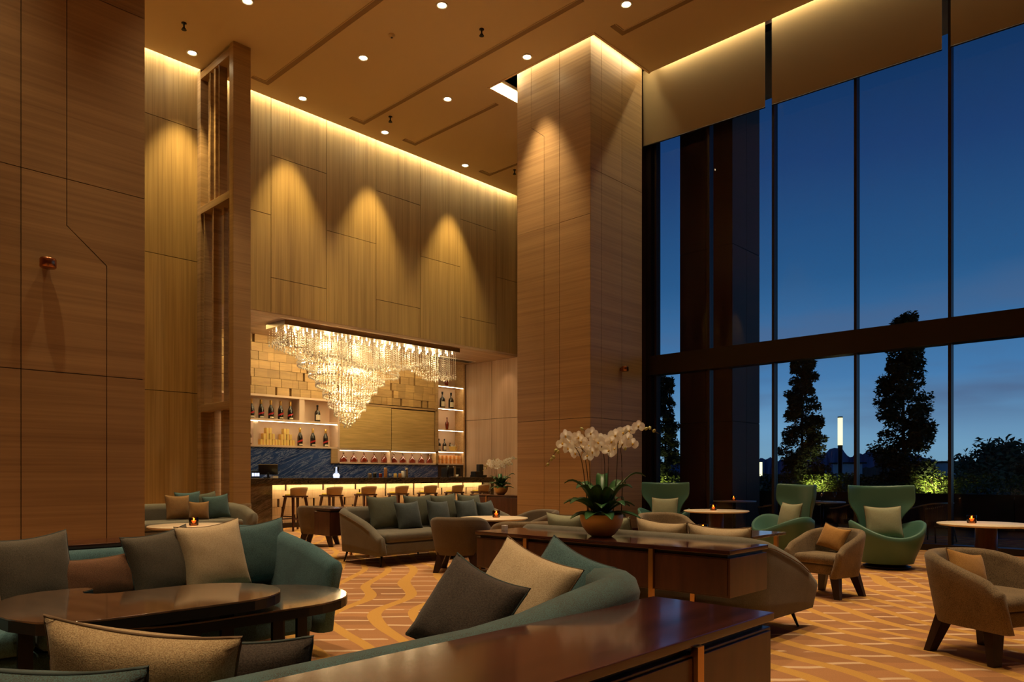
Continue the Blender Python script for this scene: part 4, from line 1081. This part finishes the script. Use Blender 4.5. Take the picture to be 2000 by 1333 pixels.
# sofa by the bar
for (p, y, m_, n_, sz) in ((756, 1012, 'olive_cushion', 'leftmost olive back cushion on the sofa by the bar', .46), (820, 1005, 'olive_cushion', 'second olive back cushion on the sofa by the bar', .46),
                           (868, 1000, 'olive_cushion', 'third olive back cushion on the sofa by the bar', .46), (895, 998, 'olive_cushion', 'rightmost olive back cushion on the sofa by the bar', .44)):
    pass
for (x, m_, lb, sz, yy, zz, sd) in ((6.22, 'olive_cushion', 'leftmost olive back cushion on the sofa by the bar', .48, 8.42, .66, 21), (6.86, 'olive_cushion', 'second olive back cushion on the sofa by the bar', .48, 8.42, .66, 22),
                                    (7.36, 'olive_cushion', 'third olive back cushion on the sofa by the bar', .48, 8.42, .66, 23), (7.88, 'olive_cushion', 'rightmost olive back cushion on the sofa by the bar', .46, 8.42, .66, 24),
                                    (6.50, 'slate_cushion', 'slate blue cushion in front of the leftmost olive ones on the bar sofa', .40, 8.22, .615, 25), (7.06, 'slate_cushion', 'second slate blue cushion on the bar sofa', .40, 8.22, .615, 26),
                                    (7.62, 'slate_cushion', 'third slate blue cushion on the bar sofa, by the round table', .40, 8.22, .615, 27), (8.02, 'slate_cushion', 'rightmost slate blue cushion, behind the candle on the round table', .36, 8.2, .60, 28)):
    cushion(lb, (x, yy, zz), (rnd.uniform(-.1, .1), -1), (sz, sz, .16), m_, 16, rnd.uniform(-4, 4), 'cushions on the sofa by the bar', sd)
# sofa facing the windows
for (y, lb, z) in ((2.72, 'right of two beige cushions peeking over the long grey sofa back', .60), (3.22, 'left of two beige cushions peeking over the long grey sofa back', .62),
                   (3.74, 'beige cushion just right of the gold bowl on the grey sofa', .62), (4.20, 'beige cushion just left of the gold bowl on the grey sofa', .64)):
    cushion(lb, (5.16, y, z), (1, rnd.uniform(-.15, .15)), (.50, .44, .16), 'sage' if y > 3.5 else 'beige_light', 14, rnd.uniform(-4, 4), 'cushions on the grey sofa facing the windows', 31)
for (x, y, m_, lb, sz, z, d_) in ((5.05, 12.55, 'rust', 'golden cushion at the left of the corner sofa', .42, .64, (.1, -1)), (5.30, 12.72, 'teal_cushion', 'dark green cushion behind on the corner sofa', .44, .68, (0, -1)),
                                  (5.32, 12.36, 'rust', 'small golden cushion leaning in the middle of the corner sofa', .32, .58, (-.3, -1)), (5.66, 12.45, 'teal_cushion', 'deep green cushion at the right on the corner sofa', .42, .63, (-.4, -1)),
                                  (5.60, 12.72, 'olive_cushion', 'olive cushion behind the deep green one on the corner sofa', .42, .67, (0, -1))):
    cushion(lb, (x, y, z), d_, (sz, sz, .15), m_, 14, rnd.uniform(-8, 8), 'cushions on the corner sofa', 33)

# --- orchids
def orchid(label, loc):
    t = thing('potted_orchid', label, 'plant', loc, 0, 'white orchids in gold bowls')
    ro = random.Random(8)
    MB().lathe([(0, 0), (.075, 0), (.105, .02), (.148, .075), (.165, .13), (.166, .165), (.161, .172), (.155, .165), (.150, .13), (.0, .12)], 40).build('bowl', MT['gold_bowl'], t, True)
    MB().lathe([(0, .150), (.10, .152), (.152, .145)], 20).build('moss', MT['leaf_dark'], t, True)
    RL, RD = Vector((SA, -CA, 0)), Vector((CA, SA, 0))      # sideways and depth axes of the arrangement
    def leaf(a, ln, up, wd):
        m = MB(); n = 8; vs = []
        d = RL*cos(a)+RD*sin(a); sd = Vector((-d.y, d.x, 0))
        for i in range(n+1):
            f = i/n; c = d*(.03+ln*f)+Vector((0, 0, .165+up*sin(f*pi*.62)*ln*1.1-(1-up)*.06*f*f))
            w_ = wd*(sin(pi*min(1, f*.9+.08))**.7)*.5+.002
            vs += [c-sd*w_+Vector((0, 0, w_*.35)), c, c+sd*w_+Vector((0, 0, w_*.35)), c-Vector((0, 0, .004))]
        fs = []
        for i in range(n):
            k = i*4; fs += [(k, k+1, k+5, k+4), (k+1, k+2, k+6, k+5), (k, k+4, k+7, k+3), (k+2, k+3, k+7, k+6)]
        m.add(vs, fs).build('leaf', MT['orchid_leaf'], t, True)
    for i in range(26):
        a = 2*pi*i/26+ro.uniform(-.15, .15); up = (.95, .45, .12)[i % 3]
        leaf(a, ro.uniform(.20, .31), up, ro.uniform(.085, .115))
    PX_ = 1436/5.65
    def loc3(px_, py_, dz=0): return RL*((px_-1175)/PX_)+RD*dz+Vector((0, 0, (1048-py_)/PX_))
    # petals
    def petalmesh(sz):
        m = MB()
        for k, (a, l, w_) in enumerate(((90, .5, .40), (215, .48, .34), (325, .48, .34), (5, .52, .62), (175, .52, .62))):
            a = R(a); dv = Vector((cos(a), 0, sin(a))); sv = Vector((-sin(a), 0, cos(a))); vs = [Vector((0, 0, 0))]; n = 9
            for j in range(n+1):
                f = j/n; th_ = (f-.5)*pi
                r_ = l*cos(th_*.98)**.35 if abs(th_) < pi/2*.98 else .1*l
                p = dv*(l*.52+l*.48*cos(th_*2))+sv*(w_*.5*sin(th_*2)) if False else dv*(l*(.5+.5*cos(2*pi*f-pi)))+sv*(w_*.5*sin(2*pi*f-pi))
                vs.append(p+Vector((0, -.05*(p.length)**1.5+(.02 if k > 2 else 0), 0)))
            m.add([v*sz*1.05 for v in vs], [(0, j, j+1) for j in range(1, n+1)])
        return m.mesh('flower', MT['orchid_petal'], True)
    FM = [petalmesh(.108), petalmesh(.094)]
    lipm = MB().lathe([(0, -.008), (.008, -.004), (.006, .010), (0, .014)], 6).mesh('lip', MT['orchid_lip'], True)
    budm = MB().lathe([(0, -.018), (.010, -.010), (.012, .004), (.006, .014), (0, .018)], 8).mesh('bud', MT['bud'], True)
    F = [(1106, 853), (1098, 868), (1112, 866), (1110, 878), (1128, 856), (1124, 870), (1134, 864), (1126, 886), (1140, 876), (1150, 872), (1158, 884), (1148, 892),
         (1155, 848), (1163, 856), (1168, 866), (1180, 872), (1188, 882), (1176, 858), (1200, 852), (1192, 864), (1206, 866), (1198, 878), (1218, 846), (1230, 842), (1225, 858), (1234, 868), (1216, 868), (1246, 834)]
    for i, (a, b) in enumerate(F):
        o = link('flower', FM[i % 2], t); o.location = loc3(a, b, ro.uniform(-.06, .04))
        yaw = atan2(-SA, -CA)+pi/2+ro.uniform(-.7, .7); o.rotation_euler = (ro.uniform(-.25, .35), ro.uniform(-.5, .5), yaw)
        l = link('lip', lipm, o); l.location = (0, -.012, -.004)
    for (a, b) in ((1137, 838), (1082, 893), (1077, 898), (1090, 884), (1070, 908), (1262, 838), (1270, 836), (1278, 842), (1222, 877), (1086, 880)):
        o = link('bud', budm, t); o.location = loc3(a, b, ro.uniform(-.03, .03)); o.rotation_euler = (ro.uniform(-1, 1), ro.uniform(-1, 1), 0)
    for pts in (((1148, 1000), (1144, 950), (1135, 895), (1118, 870), (1095, 872), (1066, 912)), ((1150, 1000), (1149, 940), (1142, 890), (1130, 868), (1112, 862)), ((1155, 1000), (1153, 940), (1151, 900), (1140, 880), (1128, 874)),
                ((1182, 1000), (1182, 940), (1181, 895), (1172, 866), (1150, 846), (1137, 838)), ((1186, 1000), (1188, 940), (1189, 895), (1186, 870)),
                ((1198, 1000), (1204, 940), (1207, 890), (1208, 862), (1225, 845), (1255, 834), (1288, 848)), ((1214, 1000), (1216, 950), (1215, 900), (1214, 872), (1232, 860))):
        P = [loc3(a, b, .01*((k*7) % 3)) for k, (a, b) in enumerate(pts)]
        Q = []
        for i in range(len(P)-1):
            p0, p1, p2, p3 = P[max(i-1, 0)], P[i], P[i+1], P[min(i+2, len(P)-1)]
            for k in range(4):
                f = k/4; Q.append(.5*((2*p1)+(p2-p0)*f+(2*p0-5*p1+4*p2-p3)*f*f+(3*p1-p0-3*p2+p3)*f**3))
        Q.append(P[-1]); MB().tube(Q, [.0042-.0022*i/len(Q) for i in range(len(Q))], 6).build('stem', MT['orchid_stem'], t, True)
    return t
o1 = orchid('white moth orchid in a gold bowl on the near sideboard', (4.56, 3.40, .72))
o2 = dup(o1, (12.05, 11.85, .72), .25, 'white moth orchid in a gold bowl at the end of the bar')

# ================================================================== TERRACE AND BEYOND THE GLASS
struct(box('terrace_floor', (13.06, 27, -14, 30, -.25, -.02), MT['terrace_floor']))
struct(box('far_ground', (27, 700, -500, 700, -9, -8.8), MT['far_ground']))
xc = struct(MB().box(14.25, 15.5, 7.26, 8.48, 0, 12).build('column_outside', MT['joint']))
for c, d in ((0, 2.3), (2.3, 6.0), (6.0, 12.0)):
    pane(xc, 'clad_panel', rect(7.24, 7.86, c, d), 'X', 14.249, .02, MT['exterior_clad']); pane(xc, 'clad_panel', rect(7.86, 8.48, c, d), 'X', 14.249, .02, MT['exterior_clad'])
    pane(xc, 'clad_panel', rect(14.23, 14.87, c, d), 'Y', 7.259, .02, MT['exterior_clad']); pane(xc, 'clad_panel', rect(14.87, 15.5, c, d), 'Y', 7.259, .02, MT['exterior_clad'])
# planter wall with hedge
XP = 18.3
pl = thing('planter_box', 'long dark planter along the far edge of the terrace', 'planter', (XP, 6, 0))
for k in range(12): box('planter_side', (0, .05, -18+k*3+.01, -15+k*3-.01, 0, .72), MT['planter'], pl)
box('rim', (-.03, .08, -18, 18, .72, .76), MT['planter'], pl); box('planter_back', (1.3, 1.35, -18, 18, 0, .72), MT['planter'], pl); box('soil', (.05, 1.3, -18, 18, .1, .66), MT['bark'], pl)
rl = random.Random(17)
def leaves(n, fn, size, mb=None):
    mb = mb or MB()
    for _ in range(n):
        p, nrm = fn(); s_ = size*rl.uniform(.6, 1.25)
        a = Vector((rl.gauss(0, 1), rl.gauss(0, 1), rl.gauss(0, .6))).normalized(); b = a.cross(Vector((rl.gauss(0, 1), rl.gauss(0, 1), rl.gauss(0, 1)))).normalized()*.42
        p = Vector(p); mb.add([p-a*s_*.5, p+b*s_*.5, p+a*s_*.5+Vector((0, 0, -.15*s_)), p-b*s_*.5], [(0, 1, 2, 3)])
    return mb
def hedge(label, y0, y1, h, n):
    t = thing('hedge', label, 'hedge', (XP+.65, (y0+y1)/2, .66), 0, 'clipped hedges in the planter'); L_ = (y1-y0)/2
    def f():
        y = rl.uniform(-L_, L_); return ((rl.uniform(-.5, .5), y, rl.uniform(0, 1)**.7*(h+.05*sin(y*5)+.04*sin(y*13))), None)
    stuff(leaves(n, f, .085).build('foliage', MT['leaf_hedge'], t))
    mb = MB()
    for k in range(int((y1-y0)*5)): y = rl.uniform(-L_, L_); mb.tube([(rl.uniform(-.3, .3), y, 0), (rl.uniform(-.4, .4), y+rl.uniform(-.1, .1), h*.6)], .008, 4)
    stuff(mb.build('branches', MT['bark'], t))
hedge('low hedge right of the nearest lit shrub, at the right edge', -2.5, 4.55, .50, 5200)
hedge('hedge between the two tall trees, under the tall lamp post', 4.65, 8.0, .52, 4200)
hedge('hedge left of the left tall tree', 8.1, 12.5, .50, 3000)
def spire(label, x, y, z0, h, r_, seed, n=70):
    t = thing('slender_tree', label, 'tree', (x, y, z0), 0, 'slender trees on the terrace')
    rt = random.Random(seed); tr = MB(); fo = MB()
    tr.tube([(0, 0, 0), (.03, .02, h*.5), (0, 0, h*.98)], [.05, .035, .008], 7)
    for k in range(n):
        f = (k+.5)/n; z = h*(.10+.90*f); rr_ = r_*(1-.62*f**1.3)*(rt.uniform(.55, 1.1)); a = rt.uniform(0, 2*pi)
        c = Vector((rr_*cos(a)*.78, rr_*sin(a)*.78, z)); tr.tube([(0, 0, z-.12), tuple(c)], [.012, .006], 4)
        cr = r_*(.40-.17*f)
        def fn(c=c, cr=cr):
            v = Vector((rt.gauss(0, 1), rt.gauss(0, 1), rt.gauss(0, .55))).normalized()*cr*rt.random()**.4; return (c+v, None)
        leaves(170, fn, .115, fo)
    tr.build('trunk', MT['bark'], t); stuff(fo.build('foliage', MT['leaf_dark'], t))
a_ = px(1567, X=19.2); spire('slender dark tree standing left of the tall lamp post', 19.2, a_[1], .66, 3.60, .62, 2)
a_ = px(1765, X=18.9); spire('tallest slender dark tree, right of the tall lamp post', 18.9, a_[1], .66, 4.25, .72, 3, 90)
a_ = px(1300, X=19.6); spire('slender dark tree at the far left of the windows', 19.6, a_[1], .66, 3.5, .55, 4, 60)
# round shrubs lit from below
for p_, lb, s_ in ((1600, 'brightly lit shrub under the left slender tree', .48), (1826, 'brightly lit shrub under the tallest slender tree', .58), (1296, 'small lit shrub behind the leftmost wing chair', .30)):
    v = px(p_, X=XP+.35); t = thing('lit_shrub', lb, 'shrub', (XP+.35, v[1], .66), 0, 'shrubs lit from below')
    rt = random.Random(int(p_))
    def fn():
        a = rt.uniform(0, 2*pi); r2 = s_*rt.random()**.5; z = rt.random(); return ((r2*cos(a)*.45, r2*sin(a), .06+z*(s_*1.0)*(1-.5*(r2/s_)**2)), None)
    stuff(leaves(1300, fn, .075).build('foliage', MT['leaf_hedge'], t))
    mb = MB()
    for k in range(26): a = rt.uniform(0, 6.28); mb.tube([(0, rt.uniform(-.1, .1), 0), (.25*s_*cos(a), .8*s_*sin(a), s_*.8)], .006, 4)
    stuff(mb.build('stems', MT['bark'], t))
    u = thing('garden_spotlight', 'small garden spotlight in front of the '+lb.replace('brightly ', ''), 'light', (XP-.10, v[1], .74), 0, 'garden spotlights')
    MB().lathe([(0, 0), (.035, 0), (.045, .05), (.03, .055), (0, .05)], 12).build('housing', MT['black_metal'], u, True)
    lamp('shrub_lamp', 'SPOT', (XP-.16, v[1], .82), 120*s_, (1, .86, .32), .03, rot=(0, R(-112), 0), cone=R(100), blend=.8)
# light columns
for (p_, X_c, zt, zl, w_, lb) in ((1641, 19.9, 2.69, 1.97, .062, 'tall light column between the two slender trees'), (1486, 37.0, 1.83, 1.10, .075, 'distant light column seen low between the outside column and a mullion')):
    v = px(p_, X=X_c); t = thing('light_column', lb, 'lamp post', (X_c, v[1], -.02), 0, 'terrace light columns')
    MB().lathe([(0, 0), (w_*.95, 0), (w_*.95, zl), (0, zl)], 18).build('post', MT['black_metal'], t, True)
    MB().lathe([(0, zl), (w_, zl), (w_, zt), (0, zt)], 18).build('light_tube', MT['garden_lamp'], t, True)
    MB().lathe([(0, zt), (w_*1.03, zt), (w_*1.03, zt+.03), (0, zt+.03)], 18).build('cap', MT['black_metal'], t, True)
# wooded hills far away
def ridge(name, d, tops, depth, m, jag, seed):
    """tops: (px, y) outline read on the photo, turned into real heights at distance d"""
    rr = random.Random(seed); mb = MB(); n = 260; p0, p1 = tops[0][0], tops[-1][0]; vs = []
    for i in range(n+1):
        p_ = p0+(p1-p0)*i/n
        for k in range(len(tops)-1):
            if tops[k][0] <= p_ <= tops[k+1][0]: f = (p_-tops[k][0])/(tops[k+1][0]-tops[k][0]); yv = tops[k][1]+(tops[k+1][1]-tops[k][1])*f
        for j, (dd, hh) in enumerate(((0, 0), (.25, .6), (.5, 1.0), (1.0, .85))):
            Z = d+depth*dd; h = HC+(HYP-yv)*(d+depth*.5)/FPX
            h = -9+(h+9)*hh+(rr.uniform(-1, 1)*jag if hh > .5 else 0)
            v = lat(p_, Z); vs.append((v[0], v[1], h))
    mb.add(vs, [(i*4+j, (i+1)*4+j, (i+1)*4+j+1, i*4+j+1) for i in range(n) for j in range(3)])
    struct(mb.build(name, m))
ridge('wooded_hill', 420, [(900, 905), (1250, 900), (1420, 903), (1480, 898), (1540, 897), (1600, 888), (1620, 880), (1640, 878), (1660, 890), (1700, 884), (1740, 880), (1770, 884), (1800, 895), (1850, 905), (1900, 903), (2200, 900)], 160, MT['hazy_hill'], 1.6, 1)
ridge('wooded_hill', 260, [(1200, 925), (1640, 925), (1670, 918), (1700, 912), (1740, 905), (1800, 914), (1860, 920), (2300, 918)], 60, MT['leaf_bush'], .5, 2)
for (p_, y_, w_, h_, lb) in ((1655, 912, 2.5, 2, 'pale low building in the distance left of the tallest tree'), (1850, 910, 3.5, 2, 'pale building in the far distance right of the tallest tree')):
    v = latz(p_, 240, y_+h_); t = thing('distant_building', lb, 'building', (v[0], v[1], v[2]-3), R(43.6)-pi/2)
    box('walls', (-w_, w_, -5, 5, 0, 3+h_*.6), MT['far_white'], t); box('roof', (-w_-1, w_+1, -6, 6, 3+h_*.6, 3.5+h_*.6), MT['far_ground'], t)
# big rounded tree at the right
t = thing('broad_tree', 'broad dark rounded tree beyond the hedge at the right edge', 'tree', lat(1985, 40, -5.4))
rt = random.Random(9); fo = MB(); v0 = Vector((0, 0, 0))
for k in range(60):
    a = rt.uniform(0, 6.28); r2 = 3.4*rt.random()**.5; c = Vector((r2*cos(a), r2*sin(a), 8.15-.40*(r2/3.4)**2*2.3-rt.random()*1.6))
    def fn(c=c): v = Vector((rt.gauss(0, 1), rt.gauss(0, 1), rt.gauss(0, .7))).normalized()*.75*rt.random()**.4; return (c+v, None)
    leaves(130, fn, .34, fo)
stuff(fo.build('foliage', MT['leaf_bush'], t)); MB().tube([(0, 0, 0), (0, 0, 7)], [.3, .2], 8).build('trunk', MT['bark'], t)

# terrace furniture
def terrace_table(label, x, y, r_, z):
    t = thing('terrace_table', label, 'table', (x, y, -.02), 0, 'terrace tables')
    MB().lathe([(0, z), (r_, z), (r_, z+.02), (0, z+.02)], 40).build('tabletop', MT['white_ceramic'], t, True)
    MB().lathe([(.03, .02), (.03, z)], 12).build('pedestal', MT['black_metal'], t, True); MB().lathe([(0, 0), (.2, 0), (.2, .02), (0, .02)], 24).build('foot_plate', MT['black_metal'], t)
    return z
terrace_table('round terrace table behind the leftmost round indoor table', 13.75, 6.95, .42, .66)
terrace_table('round terrace table set with two wine glasses', 14.5, 5.50, .42, .66)
def wineglass(label, x, y):
    t = thing('wine_glass', label, 'glass', (x, y, .661), 0, 'wine glasses on the terrace')
    MB().lathe([(0, 0), (.035, .002), (.004, .01), (.004, .08), (.028, .105), (.038, .14), (.030, .19), (.028, .19), (.036, .14), (.026, .108), (0, .09)], 16).build('bowl_and_stem', MT['clear_glass'], t, True)
wineglass('left wine glass on the terrace table', 14.42, 5.48); wineglass('right wine glass on the terrace table', 14.56, 5.28)
for (x, y, lb) in ((14.35, 5.75, 'small plate at the left of the terrace table'), (14.5, 5.62, 'small plate in the middle of the terrace table')):
    t = thing('plate', lb, 'plate', (x, y, .661), 0, 'plates on the terrace table'); MB().lathe([(0, 0), (.05, 0), (.09, .015), (.088, .018), (.05, .005), (0, .005)], 20).build('dish', MT['white_ceramic'], t, True)
votive('lit candle glass on the terrace table behind the leftmost round table', (13.78, 6.98, .661))
def ropechair(label, x, y, d):
    t = thing('rope_chair', label, 'armchair', (x, y, -.02), face(*d), 'rope terrace armchairs')
    path = [(a, b-.34) for a, b in upath(.33, .66, .30, 8)]; n = len(path); pts = []
    for i, (a, b) in enumerate(path): f = (b+.34)/.66; pts.append((a, b, .58+.13*smooth01(f)))
    MB().tube(pts, .014, 8).build('top_rail', MT['champagne_metal'], t, True)
    MB().tube([(a*.85, b*.85, .30) for a, b, z in pts], .012, 6).build('seat_rail', MT['black_metal'], t, True)
    for i in range(len(pts)-1):
        for f in (0, .5):
            p = [pts[i][k]*(1-f)+pts[i+1][k]*f for k in range(3)]; MB().tube([p, (p[0]*.85, p[1]*.85, .30)], .009, 5).build('rope', MT['rope'], t)
    MB().lathe([(0, 0), (.27, 0), (.28, .04), (.27, .08), (0, .085)], 24, (0, -.03, .30)).build('seat_pad', MT['rope'], t, True)
    for sx in (-1, 1):
        for sy in (-1, 1): MB().tube([(sx*.24, sy*.24, .30), (sx*.28, sy*.28, 0)], .012, 6).build('leg', MT['black_metal'], t)
ropechair('dark rope terrace chair right of the wine glass table, its curved rail catching light', 14.2, 4.75, (.2, 1))
ropechair('dark rope terrace chair between the two left wing chairs, beyond the glass', 13.9, 6.10, (-.3, 1))
ropechair('dark rope terrace chair behind the nearest wing chair', 14.5, 3.6, (.4, 1))
